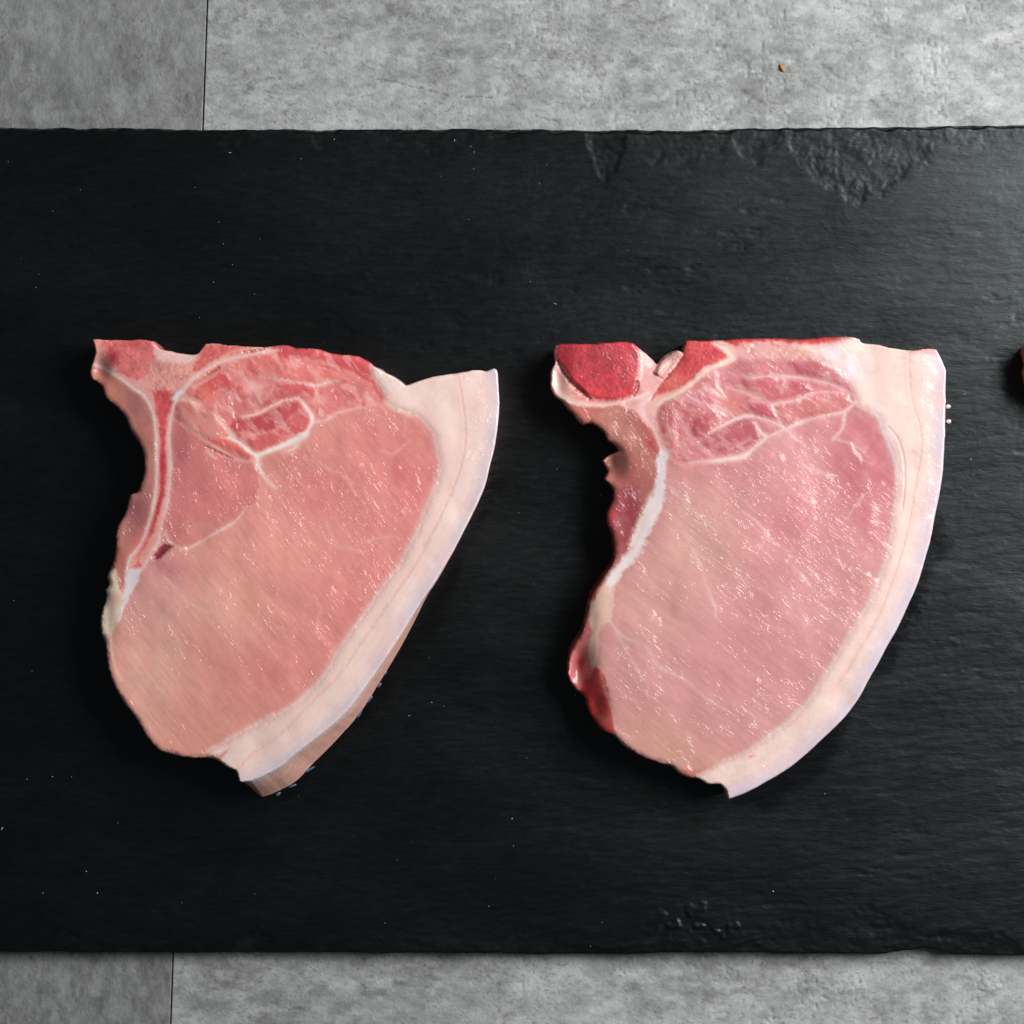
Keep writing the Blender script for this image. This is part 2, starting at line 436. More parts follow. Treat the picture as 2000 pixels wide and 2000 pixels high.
# ------------------------------------------------------------------ pork chops
def zoomed(x0, y0, w, n=1932):
    k = w / n
    return lambda *p: [(x0 + a * k, y0 + b * k) for a, b in p]
zA = zoomed(150, 630, 450); zB = zoomed(550, 650, 450); zC = zoomed(150, 1050, 450, 1581); zD = zoomed(500, 1050, 450)
zE = zoomed(1050, 630, 450); zF = zoomed(1450, 630, 450); zG = zoomed(1080, 1050, 450, 1581); zH = zoomed(1450, 1050, 450)
zI = zoomed(330, 660, 330); zJ = zoomed(1280, 660, 420); zK = zoomed(480, 850, 300); zL = zoomed(1450, 900, 300)

class Chop:
    def __init__(s, outline, box, g=1.6, thick=0.0195, seed=1):
        s.G = Grid(*box, g); s.thick = thick; s.seed = seed
        s.out = catmull(outline, 4)
        G = s.G; X, Y = G.X, G.Y
        s.sd = G.poly(s.out) + 1.1 * fbm(X / 9, Y / 9, seed + 3, 3, 0.6) + 1.0 * fbm(X / 30, Y / 30, seed + 4, 2)
        s.n1 = fbm(X / 9, Y / 9, seed + 11, 4, 0.6); s.n2 = fbm(X / 30, Y / 30, seed + 12, 4, 0.55)
        s.g2 = fbm(X / 38, Y / 38, seed + 17, 2); s.n3 = fbm(X / 4.5, Y / 4.5, seed + 13, 3, 0.6); s.n4 = fbm(X / 90, Y / 90, seed + 14, 2)
        s.col = np.zeros(G.shape + (3,)); s.z = np.zeros(G.shape); s.wet = np.ones(G.shape)
        s.lab = np.zeros(G.shape, int); s.parts = []     # (name, parent index, material, grain angle)
        s.round = np.full(G.shape, 12.0)
    def part(s, name, mat, angle=0.0, parent=None):
        s.parts.append((name, parent, mat, angle)); return len(s.parts) - 1
    def base(s, c, idx):
        s.col[:] = lin(c); s.lab[:] = idx
    def blob(s, x, y, rx, ry, c, a, rot=0.0):
        X, Y = s.G.X - x, s.G.Y - y; cr, sr = math.cos(rot), math.sin(rot)
        u = (X * cr + Y * sr) / rx; v = (-X * sr + Y * cr) / ry
        m = np.exp(-(u * u + v * v)) * a * np.clip(1 + 0.5 * s.n2, 0, 1.6)
        s.col = mixc(s.col, lin(c), np.clip(m, 0, 1))
    def wetblob(s, x, y, rx, ry, a, rot=0.0):
        X, Y = s.G.X - x, s.G.Y - y; cr, sr = math.cos(rot), math.sin(rot)
        u = (X * cr + Y * sr) / rx; v = (-X * sr + Y * cr) / ry
        s.wet += a * np.exp(-(u * u + v * v))
    def lift(s, x, y, rx, ry, dz, rot=0.0):
        X, Y = s.G.X - x, s.G.Y - y; cr, sr = math.cos(rot), math.sin(rot)
        u = (X * cr + Y * sr) / rx; v = (-X * sr + Y * cr) / ry
        s.z += dz * np.exp(-(u * u + v * v))
    def region(s, pts, c, idx=None, soft=3.0, a=1.0, jag=2.0, wet=None, dz=0.0, smooth=True, rnd=None, vary=0.0):
        D = s.G.poly(catmull(pts, 3) if smooth else pts) + jag * (s.n1 + 0.6 * s.n2) + 0.5 * jag * s.n3
        m = sstep(soft, -soft, D) * a
        cc = np.asarray(lin(c))
        if vary: cc = cc * (1 + vary * (s.n2 + 0.6 * s.n1))[..., None]
        s.col = s.col * (1 - m[..., None]) + cc * m[..., None]
        if idx is not None: s.lab[D < 0] = idx
        if wet is not None: s.wet += (wet - s.wet) * m
        if dz: s.z += dz * sstep(soft + 2, -soft - 4, D)
        if rnd is not None: s.round += (rnd - s.round) * sstep(8, -8, D)
        return D
    def seam(s, pts, half, c, idx=None, soft=1.6, a=1.0, jag=1.3, dz=-0.00003, wet=None, core=True):
        D0 = s.G.line(catmull(pts, 4, False), half if np.isscalar(half) and half > 15 else np.asarray(half) * 0.74 if not np.isscalar(half) else half * 0.74, 30)
        soft = soft + 0.5
        D = D0 + jag * (0.9 * s.n1 + 0.8 * s.n3)
        m = sstep(soft, -soft, D) * a * np.clip(0.88 + 0.40 * s.n2 + 0.3 * s.n1, 0.30, 1.0)
        m = np.maximum(m, 0.16 * a * sstep(7, -1, D0 + 2 * s.n1))
        s.col = mixc(s.col, lin(c), m)
        if core: s.col = mixc(s.col, np.minimum(lin(c) * 1.12 + 0.03, 0.9), 0.7 * a * sstep(-1.0, -4.5, D))
        if idx is not None: s.lab[D < 0.3] = idx
        s.z += dz * sstep(2.5, -2.5, D)
        if wet is not None: s.wet += (wet - s.wet) * m
        return D
    def build(s, name, label, group, flare, rind_line, rind_part, side_col, rind_cols, gain=1.0):
        G = s.G; X, Y = G.X, G.Y; g = G.g
        sd = s.sd
        # settle the label map on cells
        cell_in = (sd[:-1, :-1] + sd[1:, :-1] + sd[:-1, 1:] + sd[1:, 1:]) < 0
        # keep the largest island: drop cells without two in-cell neighbours
        for _ in range(3):
            p = np.pad(cell_in, 1)
            nb = p[:-2, 1:-1].astype(int) + p[2:, 1:-1] + p[1:-1, :-2] + p[1:-1, 2:]
            cell_in &= nb >= 2
        nr, nc = X.shape
        I = np.arange(nr * nc).reshape(nr, nc)
        F = np.stack([I[:-1, :-1], I[1:, :-1], I[1:, 1:], I[:-1, 1:]], -1)[cell_in]
        flab = s.lab[:-1, :-1][cell_in]
        # boundary edges, directed
        E = np.concatenate([F[:, [0, 1]], F[:, [1, 2]], F[:, [2, 3]], F[:, [3, 0]]])
        EL = np.tile(flab, 4)
        key = E[:, 0].astype(np.int64) * (nr * nc) + E[:, 1]; rev = E[:, 1].astype(np.int64) * (nr * nc) + E[:, 0]
        bm = ~np.isin(key, rev)
        BE = E[bm]; BL = EL[bm]
        used = np.unique(F); remap = np.full(nr * nc, -1); remap[used] = np.arange(len(used))
        PX = X.ravel()[used].copy(); PY = Y.ravel()[used].copy()
        gy, gx = np.gradient(sd, g); gl = np.hypot(gx, gy) + 1e-6
        bverts = np.unique(BE)
        d = sd.ravel()[bverts]; mv = np.clip(d, -1.6 * g, 1.6 * g)
        PX[remap[bverts]] -= mv * (gx / gl).ravel()[bverts]; PY[remap[bverts]] -= mv * (gy / gl).ravel()[bverts]
        # relax the rim
        nxt = dict(zip(BE[:, 0], BE[:, 1])); prv = dict(zip(BE[:, 1], BE[:, 0]))
        bi = remap[bverts]; ni = remap[[nxt[v] for v in bverts]]; pi = remap[[prv[v] for v in bverts]]
        o = s.out; o2 = np.roll(o, -1, 0); acc = np.concatenate([[0], np.cumsum(np.hypot(*(o2 - o).T))]); L = acc[-1]
        dd = o2 - o; l2 = (dd ** 2).sum(1) + 1e-9; nb_ = len(bverts); par = np.empty(nb_)
        for a in range(0, nb_, 400):
            rx = PX[bi[a:a + 400], None] - o[None, :, 0]; ry = PY[bi[a:a + 400], None] - o[None, :, 1]
            t = np.clip((rx * dd[:, 0] + ry * dd[:, 1]) / l2, 0, 1)
            q = (rx - t * dd[:, 0]) ** 2 + (ry - t * dd[:, 1]) ** 2
            k = np.argmin(q, 1)
            par[a:a + 400] = acc[k] + t[np.arange(len(k)), k] * np.sqrt(l2[k])
        vid = {v: k for k, v in enumerate(bverts)}
        left = set(bverts.tolist())
        while left:
            v = next(iter(left)); loop = []
            while v in left: left.discard(v); loop.append(vid[v]); v = nxt[v]
            if len(loop) < 300: continue
            loop = np.array(loop); q = par[loop]
            d = np.diff(np.append(q, q[0])); d = (d + L / 2) % L - L / 2
            u = q[0] + np.concatenate([[0], np.cumsum(d[:-1])]); tot = d.sum()
            if abs(abs(tot) - L) > 5: continue
            lin_ = np.arange(len(loop)) * tot / len(loop); res = u - lin_
            for _ in range(30): res = 0.5 * res + 0.25 * (np.roll(res, 1) + np.roll(res, -1))
            u = (res + lin_); par[loop] = u % L
            oc = np.vstack([o, o[:1]])
            qx = np.interp(u % L, acc, oc[:, 0]); qy = np.interp(u % L, acc, oc[:, 1])
            tx_ = np.roll(qx, -1) - np.roll(qx, 1); ty_ = np.roll(qy, -1) - np.roll(qy, 1); tl_ = np.hypot(tx_, ty_) + 1e-6
            smooth_ = np.ones(len(u))
            for a_ in catmull(rind_line, 2, False): smooth_ = np.minimum(smooth_, sstep(10, 40, np.hypot(qx - a_[0], qy - a_[1])))
            jg = (0.12 + 0.5 * smooth_) * fbm(u % L / 15, u * 0, s.seed + 70, 2, 0.5) + (0.25 + 0.6 * smooth_) * fbm(u % L / 34, u * 0, s.seed + 71, 2)
            PX[bi[loop]] = qx - ty_ / tl_ * jg; PY[bi[loop]] = qy + tx_ / tl_ * jg
        # height: rounded shoulder, gentle swelling, seams and fibre lumps
        r = s.round
        din = np.clip(-sd, 0, None)
        sh = np.clip(1 - din / r, 0, 1)
        top = s.thick - r * S * 0.75 * (1 - np.sqrt(np.clip(1 - sh * sh, 0, 1)))
        z = top + s.z + 0.00035 * s.n4 + 0.00006 * s.g2 + 0.000015 * s.n1 * np.clip(s.wet - 0.3, 0, 2)
        z = np.maximum(z, 0.003)
        PZ = z.ravel()[used]
        zr = (s.thick - r * S * 0.75 + s.z + 0.00035 * s.n4 + 0.00006 * s.g2).ravel()[bverts]
        PZ[bi] = np.maximum(zr, 0.003)
        for _ in range(10): PZ[bi] = 0.5 * PZ[bi] + 0.25 * (PZ[ni] + PZ[pi])
        K = (H - s.thick) / H
        ox = PX.mean(); oy = PY.mean()
        V = np.stack([(PX - ox) * S * K, -(PY - oy) * S * K, PZ], -1)
        col = s.col.reshape(-1, 3)[used]; wet = s.wet.ravel()[used]
        # side wall
        tx = PX[ni] - PX[pi]; ty = PY[ni] - PY[pi]; tl = np.hypot(tx, ty) + 1e-6
        nx, ny = -ty / tl, tx / tl        # outward in photograph axes
        gsx = gx.ravel()[bverts]; gsy = gy.ravel()[bverts]
        sg = np.sign(nx * gsx + ny * gsy); sg[sg == 0] = 1; nx *= sg; ny *= sg
        nk = np.array([vid[nxt[v]] for v in bverts]); pk = np.array([vid[prv[v]] for v in bverts])
        for _ in range(14):
            nx = 0.5 * nx + 0.25 * (nx[nk] + nx[pk]); ny = 0.5 * ny + 0.25 * (ny[nk] + ny[pk])
        nl_ = np.hypot(nx, ny) + 1e-6; nx /= nl_; ny /= nl_
        fp = np.array([acc[np.argmin((o[:, 0] - a) ** 2 + (o[:, 1] - b) ** 2)] for a, b, f in flare]); fv = np.array([f for a, b, f in flare], float)
        so = np.argsort(fp); fl = np.interp(par, fp[so], fv[so], period=L)
        rl = catmull(rind_line, 4, False)
        dr = np.full(nb_, 1e9)
        for a in rl: dr = np.minimum(dr, np.hypot(PX[bi] - a[0], PY[bi] - a[1]))
        isr = dr < 14
        ROWS = 9
        base_n = len(V)
        Vs = [V]; Cs = [col]; Ws = [wet]
        jag = fbm(PX[bi] / 26, PY[bi] / 26, s.seed + 30, 3)
        sc = np.where(isr[:, None], lin(rind_cols[0])[None], 0.55 * col[bi] + 0.45 * lin(side_col)[None])
        for k in range(1, ROWS + 1):
            t = k / ROWS
            off = fl * t + np.where(isr, 0.6, 2.6) * math.sin(math.pi * t) * (0.6 + 0.5 * jag) + np.where(isr, 0.9, 1.1) * np.where(isr, fbm(par / 70, par * 0 + t * 2, s.seed + 34, 3), fbm(PX[bi] / 12, PY[bi] / 12 + t * 2.2, s.seed + 31, 3))
            zz = PZ[bi] * (1 - t) - 0.0010 * t
            Vs.append(np.stack([(PX[bi] + nx * off - ox) * S * K, -(PY[bi] + ny * off - oy) * S * K, zz], -1))
            cc = sc.copy()
            nv = np.where(isr, fbm(par / 90, par * 0 + t * 7, s.seed + 33, 4, 0.6), fbm(PX[bi] / 18, PY[bi] / 18 + t * 5, s.seed + 32, 3))
            cc *= (1 + 0.16 * nv)[:, None]
            if rind_cols[1] is not None:
                mm = isr * sstep(0.0, 0.45, t + 0.1 * nv) * 1.0
                cc = mixc(cc, lin(rind_cols[1]), mm)
            Cs.append(cc); Ws.append(np.full(nb_, 0.8))
        V = np.vstack(Vs); col = np.vstack(Cs); wet = np.concatenate(Ws)
        e0 = remap[BE[:, 0]]; e1 = remap[BE[:, 1]]
        k0 = np.array([vid[v] for v in BE[:, 0]]); k1 = np.array([vid[v] for v in BE[:, 1]])
        FS = []; LS = []
        lab_e = np.where(isr[k0], rind_part, BL)
        p0, p1 = e0, e1
        for k in range(1, ROWS + 1):
            q0 = base_n + (k - 1) * nb_ + k0; q1 = base_n + (k - 1) * nb_ + k1
            FS.append(np.stack([p1, p0, q0, q1], -1)); LS.append(lab_e)
            p0, p1 = q0, q1
        FT = remap[F]
        A = np.vstack([FT] + FS); LA = np.concatenate([flab] + LS)
        # shared vertex normals keep the parts seamless
        e1v = V[A[:, 2]] - V[A[:, 0]]; e2v = V[A[:, 3]] - V[A[:, 1]]
        fn = np.cross(e1v, e2v)
        nor = np.zeros_like(V)
        for c in range(4): np.add.at(nor, A[:, c], fn)
        nor /= np.linalg.norm(nor, axis=1)[:, None] + 1e-12
        col = np.hstack([np.clip(col * gain, 0.002, 0.92), np.ones((len(col), 1))])
        root = bpy.data.objects.new(name, None); C.objects.link(root)
        root.empty_display_size = 0.02
        root.location = ((ox - 1000) * S * K, (1000 - oy) * S * K, ZS)
        tag(root, label, 'pork chop', group)
        made = {}
        order = sorted(range(len(s.parts)), key=lambda i: 0 if s.parts[i][1] is None else 1)
        for i in order:
            pn, par_, mat, ang = s.parts[i]
            f = A[LA == i]
            if not len(f): continue
            vi, inv = np.unique(f, return_inverse=True)
            f = inv.reshape(f.shape)
            ca, sa = math.cos(ang), math.sin(ang)
            v = V[vi]
            gr = np.stack([v[:, 0] * ca + v[:, 1] * sa, -v[:, 0] * sa + v[:, 1] * ca, v[:, 2]], -1) + 3.1
            me = make_mesh(pn, v, f, mat, nor[vi], [('tissue', 'FLOAT_COLOR', col[vi]), ('grain', 'FLOAT_VECTOR', gr), ('wet', 'FLOAT', wet[vi])])
            made[i] = obj(pn, me, made.get(par_) if par_ is not None else root)
        return root

# colours seen on the cut faces
FATW = (249, 213, 203); LAV = (212, 198, 208)
def left_chop():
    out = (zA((130, 140), (400, 150), (630, 155), (690, 215), (800, 245), (900, 265), (1010, 265), (1055, 215), (1080, 180), (1300, 190), (1560, 205), (1700, 188))
           + zB((60, 110), (120, 128), (300, 130), (420, 170), (620, 195), (720, 235), (790, 290), (880, 340), (1000, 410), (1040, 440), (1120, 415), (1280, 370), (1500, 335), (1640, 312), (1710, 325), (1780, 298), (1805, 312),
                (1820, 480), (1825, 620), (1810, 800), (1780, 980), (1745, 1120), (1700, 1300), (1620, 1480), (1520, 1680), (1440, 1830))
           + zD((1520, 340), (1400, 520), (1300, 680), (1180, 870), (1040, 1080), (900, 1280), (760, 1460), (560, 1640), (350, 1800), (200, 1925))
           + zC((1350, 1600), (1200, 1668), (1118, 1672), (1092, 1600), (1040, 1575), (960, 1525), (900, 1515), (760, 1515), (650, 1490), (570, 1465), (500, 1400), (430, 1290), (330, 1150), (250, 1010), (205, 870), (185, 700), (165, 650), (165, 500), (195, 400), (190, 360), (215, 320), (205, 270), (240, 190), (260, 100))
           + zA((320, 1780), (335, 1700), (400, 1590), (440, 1440), (500, 1420), (550, 1280), (560, 1170), (525, 1030), (440, 900), (400, 800), (330, 715), (230, 620), (200, 530), (110, 460), (95, 390), (150, 240)))
    c = Chop(out, (155, 645, 995, 1545), seed=1)
    a1 = math.radians(-52)
    loin = c.part('loin_muscle', M_MUSCLE, a1)
    fat = c.part('fat_cap', M_FAT, math.radians(60))
    rind = c.part('rind', M_RIND, math.radians(55), fat)
    back = c.part('back_muscle', M_MUSCLE, math.radians(-35))
    side = c.part('side_muscle', M_MUSCLE, math.radians(-55))
    flap = c.part('flank_flap', M_MUSCLE, math.radians(-60))
    bone = c.part('bone', M_BONE, 0.3)
    marrow = c.part('marrow', M_BONE, 1.3, bone)
    cart = c.part('cartilage', M_FAT, 1.0, bone)
    trim = c.part('fat_trim', M_FAT, 0.4)
    trim2 = c.part('fat_trim', M_FAT, 0.9)
    lobe = [c.part('muscle_lobe', M_MUSCLE, math.radians(a)) for a in (-35, -50, -20, -30, -45, -40)]
    seams = [c.part('fat_seam', M_FAT, 0.3) for _ in range(9)]
    c.base((214, 138, 128), loin)
    # loin: paler towards the lower left, redder towards the fat
    c.blob(800, 890, 150, 170, (205, 112, 112), 0.75); c.blob(700, 1180, 120, 150, (205, 112, 112), 0.55)
    c.blob(560, 1040, 110, 90, (222, 143, 134), 0.8); c.blob(430, 1180, 110, 70, (224, 160, 144), 0.75, 0.6)
    c.blob(300, 1190, 70, 90, (205, 146, 142), 0.8); c.blob(300, 1330, 90, 120, (214, 158, 144), 0.8)
    c.blob(400, 1430, 120, 55, (203, 138, 122), 0.7); c.blob(540, 1320, 90, 90, (205, 118, 116), 0.55)
    c.blob(620, 960, 60, 60, (196, 104, 108), 0.6); c.blob(560, 900, 40, 30, (180, 100, 106), 0.5)
    c.blob(330, 1110, 60, 30, (190, 118, 122), 0.7, 0.5)
    # back muscles along the top
    c.region(zI((60, 900), (100, 700), (300, 520), (560, 330), (760, 250), (1000, 160), (1100, 60), (1932, 60)) + zB((420, 100), (800, 230), (900, 560), (820, 600), (600, 640), (400, 690), (290, 740), (200, 850))
             + zI((1560, 1120), (1300, 1230), (1010, 1340), (900, 1400), (740, 1370), (380, 1150), (200, 1030)), (213, 122, 117), back, 3, vary=0.10)
    c.region(zI((1080, 60), (1932, 60)) + zB((420, 100), (820, 250), (900, 590), (830, 540), (760, 450), (620, 340), (420, 260), (220, 200), (60, 205)) + zI((1500, 240), (1330, 250), (1200, 150)), (199, 78, 82), None, 5, 0.9, vary=0.12)
    c.region(zI((900, 250), (1200, 190), (1400, 270), (1932, 340)) + zB((260, 270), (420, 330), (560, 400), (430, 400), (320, 425), (200, 405)) + zI((1700, 510), (1500, 505), (1250, 462), (1050, 440), (930, 350)), (213, 114, 108), lobe[0], 4, 0.85, dz=0.0003, vary=0.08)
    c.region(zI((430, 500), (560, 410), (650, 430), (750, 540), (850, 560), (930, 650), (880, 700), (700, 620), (600, 600), (480, 650), (400, 720), (310, 680), (330, 600)), (198, 74, 78), lobe[1], 4, 0.85, dz=0.0003, vary=0.15)
    c.blob(400, 768, 26, 16, (218, 118, 104), 0.7)
    c.region(zI((960, 610), (1100, 560), (1300, 540), (1600, 520), (1690, 600), (1650, 700), (1480, 690), (1300, 715), (1100, 795), (1000, 730)), (197, 88, 88), lobe[2], 3, 0.85, dz=0.0003, vary=0.12)
    c.region(zI((680, 1000), (800, 940), (1000, 900), (1200, 820), (1400, 740), (1500, 730), (1560, 790), (1640, 900), (1600, 1020), (1500, 1100), (1300, 1190), (1050, 1300), (970, 1290), (900, 1150), (760, 1085)), (203, 96, 93), lobe[3], 3, 0.85, dz=0.0003, vary=0.08)
    c.region(zI((680, 1000), (800, 940), (1000, 900), (1200, 820), (1400, 740), (1480, 760), (1440, 860), (1330, 960), (1200, 1040), (1000, 1090), (770, 1070)), (184, 74, 82), None, 4, 0.85, vary=0.08)
    c.region(zI((110, 790), (250, 730), (400, 830), (520, 870), (600, 980), (650, 1100), (620, 1150), (420, 1130), (250, 1030), (130, 920)), (209, 138, 127), lobe[4], 3, 0.85, dz=0.0003, vary=0.08)
    c.region(zI((480, 1160), (680, 1170), (850, 1250), (970, 1350), (900, 1390), (760, 1310), (600, 1240)), (209, 98, 90), lobe[5], 3, 0.85, dz=0.0003, vary=0.1)
    c.blob(468, 792, 26, 22, (192, 112, 122), 0.6); c.blob(500, 760, 30, 18, (232, 172, 168), 0.5)
    # muscle between bone and loin
    c.region(zA((800, 800), (1000, 940), (1250, 1090), (1480, 1180), (1520, 1260), (1540, 1350), (1480, 1530), (1380, 1640), (1200, 1770), (1000, 1870), (880, 1900), (760, 1850), (720, 1730), (780, 1500), (800, 1200), (790, 1000)), (206, 118, 116), side, 4, vary=0.08)
    c.blob(355, 870, 22, 60, (172, 88, 96), 0.75); c.blob(370, 960, 34, 60, (192, 108, 112), 0.5); c.blob(395, 1035, 55, 22, (208, 140, 130), 0.6); c.blob(345, 1040, 16, 20, (178, 84, 92), 0.6)
    # flap left of the bone
    c.region(zA((60, 330), (220, 390), (360, 470), (560, 620), (640, 780), (665, 1100), (650, 1500), (560, 1800), (480, 1932)) + zC((330, 330), (300, 380)) + [(215, 1160), (150, 1160), (140, 700)], (188, 122, 110), flap, 3, wet=1.1, vary=0.12)
    c.blob(262, 790, 26, 46, (150, 92, 92), 0.6, -0.3); c.blob(268, 1000, 30, 60, (158, 92, 98), 0.75); c.blob(235, 1090, 12, 40, (165, 92, 80), 0.7)
    c.blob(215, 760, 25, 30, (196, 118, 100), 0.6)
    # bone, with the red marrow inside its pale wall
    wallL = zA((60, 330), (130, 345), (220, 380), (360, 465), (480, 555), (560, 610), (612, 690), (640, 770), (660, 880), (670, 1100), (665, 1400), (640, 1550), (600, 1700), (540, 1850), (480, 1932)) + zC((370, 130), (340, 230))
    wallR = zA((1600, 235), (1420, 280), (1250, 315), (1080, 400), (950, 500), (870, 600), (835, 650), (805, 740), (785, 850), (778, 1000), (788, 1200), (775, 1400), (745, 1600), (700, 1750), (690, 1840), (620, 1932)) + zC((500, 130), (440, 230))
    c.region(wallL[1:] + wallR[::-1] + zA((1560, 150), (1080, 130), (640, 100), (100, 90), (130, 200)), (226, 156, 148), bone, 2.5, wet=0.7, rnd=4, vary=0.06)
    c.region(zA((150, 150), (630, 120), (650, 260), (640, 380), (560, 480), (430, 460), (300, 370), (210, 270)), (212, 112, 110), marrow, 5, vary=0.14, wet=0.6)
    c.blob(222, 695, 14, 16, (176, 40, 62), 0.7); c.blob(262, 672, 26, 9, (196, 74, 80), 0.7); c.blob(200, 690, 6, 20, (226, 150, 128), 0.5, -0.5)
    c.region(zA((640, 330), (900, 320), (960, 420), (850, 540), (800, 620), (700, 640), (640, 560), (600, 450)), (214, 144, 136), marrow, 6, vary=0.18, wet=0.6)
    c.region(zA((650, 250), (800, 250), (1000, 270), (960, 330), (700, 320)), (236, 184, 176), None, 5, wet=1.2)
    c.region(zA((1080, 190), (1520, 205), (1330, 260), (1180, 310), (1040, 400), (960, 420), (1020, 290)), (200, 84, 82), marrow, 5, 0.85, vary=0.14)
    c.region(zA((640, 580), (780, 560), (820, 640), (780, 740), (755, 860), (745, 1000), (752, 1200), (735, 1400), (700, 1560), (650, 1720), (590, 1850), (520, 1932)) + zC((440, 190), (395, 200)) + zA((560, 1870), (610, 1720), (660, 1560), (700, 1390), (700, 1100), (695, 900), (670, 760)), (205, 82, 86), marrow, 4, vary=0.16, wet=0.6)
    c.blob(338, 780, 6, 13, (140, 10, 34), 0.95, 0.2); c.blob(315, 915, 6, 55, (190, 42, 54), 0.8); c.blob(309, 990, 5, 30, (165, 34, 52), 0.7, 0.2); c.blob(314, 720, 30, 22, (200, 140, 136), 0.5)
    c.blob(275, 1065, 16, 26, (228, 120, 112), 0.8, 0.5)
    c.seam(wallL, [5, 5, 4.5, 4], (236, 196, 188), None, 2, 0.9, 0.8)
    c.seam(wallR, [2.5, 5, 5, 4, 3.5], (236, 190, 184), None, 2, 0.9, 0.8)
    c.seam(zI((60, 690), (110, 640), (150, 620)), 7, (226, 208, 214), None, 3, 0.8)
    c.seam(zA((1400, 250), (1480, 240), (1565, 215)), [1.5, 2.5, 1], (96, 36, 30), None, 1.5, 0.9, 0.5, -0.0012)
    c.seam(zI((420, 330), (620, 215), (760, 150), (1075, 105)), [2, 3, 3, 2.5], (232, 168, 146), None, 2, 0.7)
    # cartilage tip and the fat down the left rim
    c.region(zC((345, 215), (440, 225), (420, 300), (370, 390), (330, 480), (290, 580), (260, 600), (300, 470), (318, 380)), (228, 208, 212), cart, 4, wet=0.5)
    c.region(zC((200, 180), (262, 230), (290, 350), (318, 400), (300, 500), (260, 600), (232, 660), (215, 690), (120, 690), (120, 350)), (228, 200, 180), trim, 3, jag=3, vary=0.10, wet=1.2)
    c.blob(222, 1170, 12, 12, (222, 160, 138), 0.7)
    c.seam(zC((265, 590), (235, 670), (235, 760), (260, 880), (310, 980)), [4.5, 3.5, 2, 1], (228, 190, 172), seams[8], 1.6)
    # dark hollow beside the bone
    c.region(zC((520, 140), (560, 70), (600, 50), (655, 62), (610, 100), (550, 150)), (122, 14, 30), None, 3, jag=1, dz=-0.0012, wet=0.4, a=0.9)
    # fat cap with its pale inner edge
    inner = zB((760, 300), (850, 500), (900, 590), (980, 640), (1080, 665), (1150, 690), (1230, 760), (1290, 860), (1310, 980), (1340, 1100), (1310, 1260), (1260, 1380), (1200, 1520), (1140, 1680), (1060, 1840)) + zD((1310, 50), (1180, 280), (1050, 450), (920, 640), (760, 860), (690, 960), (640, 1070), (560, 1180), (440, 1310), (280, 1440), (100, 1540)) + zC((1350, 1222), (1200, 1310), (1050, 1390), (900, 1470), (960, 1530), (1000, 1560))
    c.region(inner + [(440, 1580), (560, 1580), (1000, 1200), (1050, 700), (740, 680)], FATW, fat, 11, jag=2.0, wet=0.22, dz=0.0004, rnd=3.5, vary=0.02)
    c.seam(inner[4:-3], 9, (236, 198, 196), None, 10, 0.5, 1.5, 0.0, core=False)
    c.seam(inner[2:5], 8, (236, 196, 176), None, 6, 0.6)
    line = zB((1480, 380), (1530, 700), (1540, 900), (1500, 1120), (1440, 1300), (1370, 1450), (1280, 1640), (1180, 1800)) + zD((1450, 30), (1300, 270), (1100, 560), (900, 850), (740, 1080), (600, 1250), (400, 1440), (200, 1650), (0, 1790)) + zC((1180, 1500), (1110, 1580))
    rl = out[out.index(zB((1805, 312))[0]):out.index(zC((1118, 1672))[0]) + 1]
    Dr = c.seam(rl, 20, LAV, None, 14, 0.9, 3, 0.0, core=False)
    c.seam([(x - 12, y - 5) for x, y in line], [10, 10, 8, 8, 3], (238, 202, 188), None, 8, 0.55, 1.5, 0.0)
    c.seam(line, [0.5, 1.2, 2.2, 2.2, 2.0, 1.2], (224, 158, 136), None, 4.5, 0.6, 1.2, -0.0001, core=False)
    c.seam(zB((1480, 380), (1500, 520), (1530, 700)), [9, 6, 3], (238, 196, 190), None, 8, 0.6, 1, 0)
    c.seam(zB((1150, 540), (1200, 620), (1300, 740)), [1, 2, 0.6], (238, 186, 178), None, 4, 0.6, 1, 0)
    c.region(zC((940, 1500), (1040, 1450), (1010, 1510), (980, 1540)), (206, 136, 122), None, 4, 0.8)
    c.region(zB((770, 290), (830, 320), (880, 420), (1010, 410), (1030, 450), (960, 500), (900, 480), (820, 420)), (236, 200, 192), trim2, 4, wet=1.6)
    # fat seams
    sm = (236, 200, 193)
    c.seam(zI((850, 900), (1000, 870), (1150, 800), (1300, 720), (1490, 690)), [2.5, 4, 4, 3.2], sm, seams[0], wet=1.3)
    c.seam(zI((1490, 690), (1560, 780), (1640, 900), (1655, 950)), [4, 5, 6, 4], sm, seams[1], a=0.85, wet=1.7)
    c.seam(zI((1655, 950), (1600, 1040), (1550, 1110), (1400, 1190), (1250, 1250), (1100, 1310), (1010, 1350)), [4, 4, 9, 10, 8, 6, 7], (238, 208, 198), seams[2], 2.5, wet=1.1)
    c.seam(zI((1500, 1160), (1460, 1230), (1400, 1280), (1300, 1300)), [9, 10, 8, 3], (230, 184, 180), seams[2], 5, 0.7)
    c.seam(zI((1010, 1350), (900, 1270), (780, 1180), (690, 1140)), [5, 6, 5, 4], (240, 212, 204), seams[3], wet=1.5)
    c.seam(zI((1010, 1350), (1020, 1450), (1060, 1530), (1150, 1650), (1230, 1720)), [8, 8, 4, 2, 1], (238, 202, 192), seams[4], 3)
    c.seam(zI((380, 1150), (560, 1260), (740, 1370), (880, 1410), (980, 1400)), [1.5, 3, 3, 4, 5], (230, 170, 162), seams[5], 2)
    c.seam(zI((60, 920), (200, 1030), (380, 1150)), [1.5, 2, 2], (228, 170, 160), None, 2, 0.8)
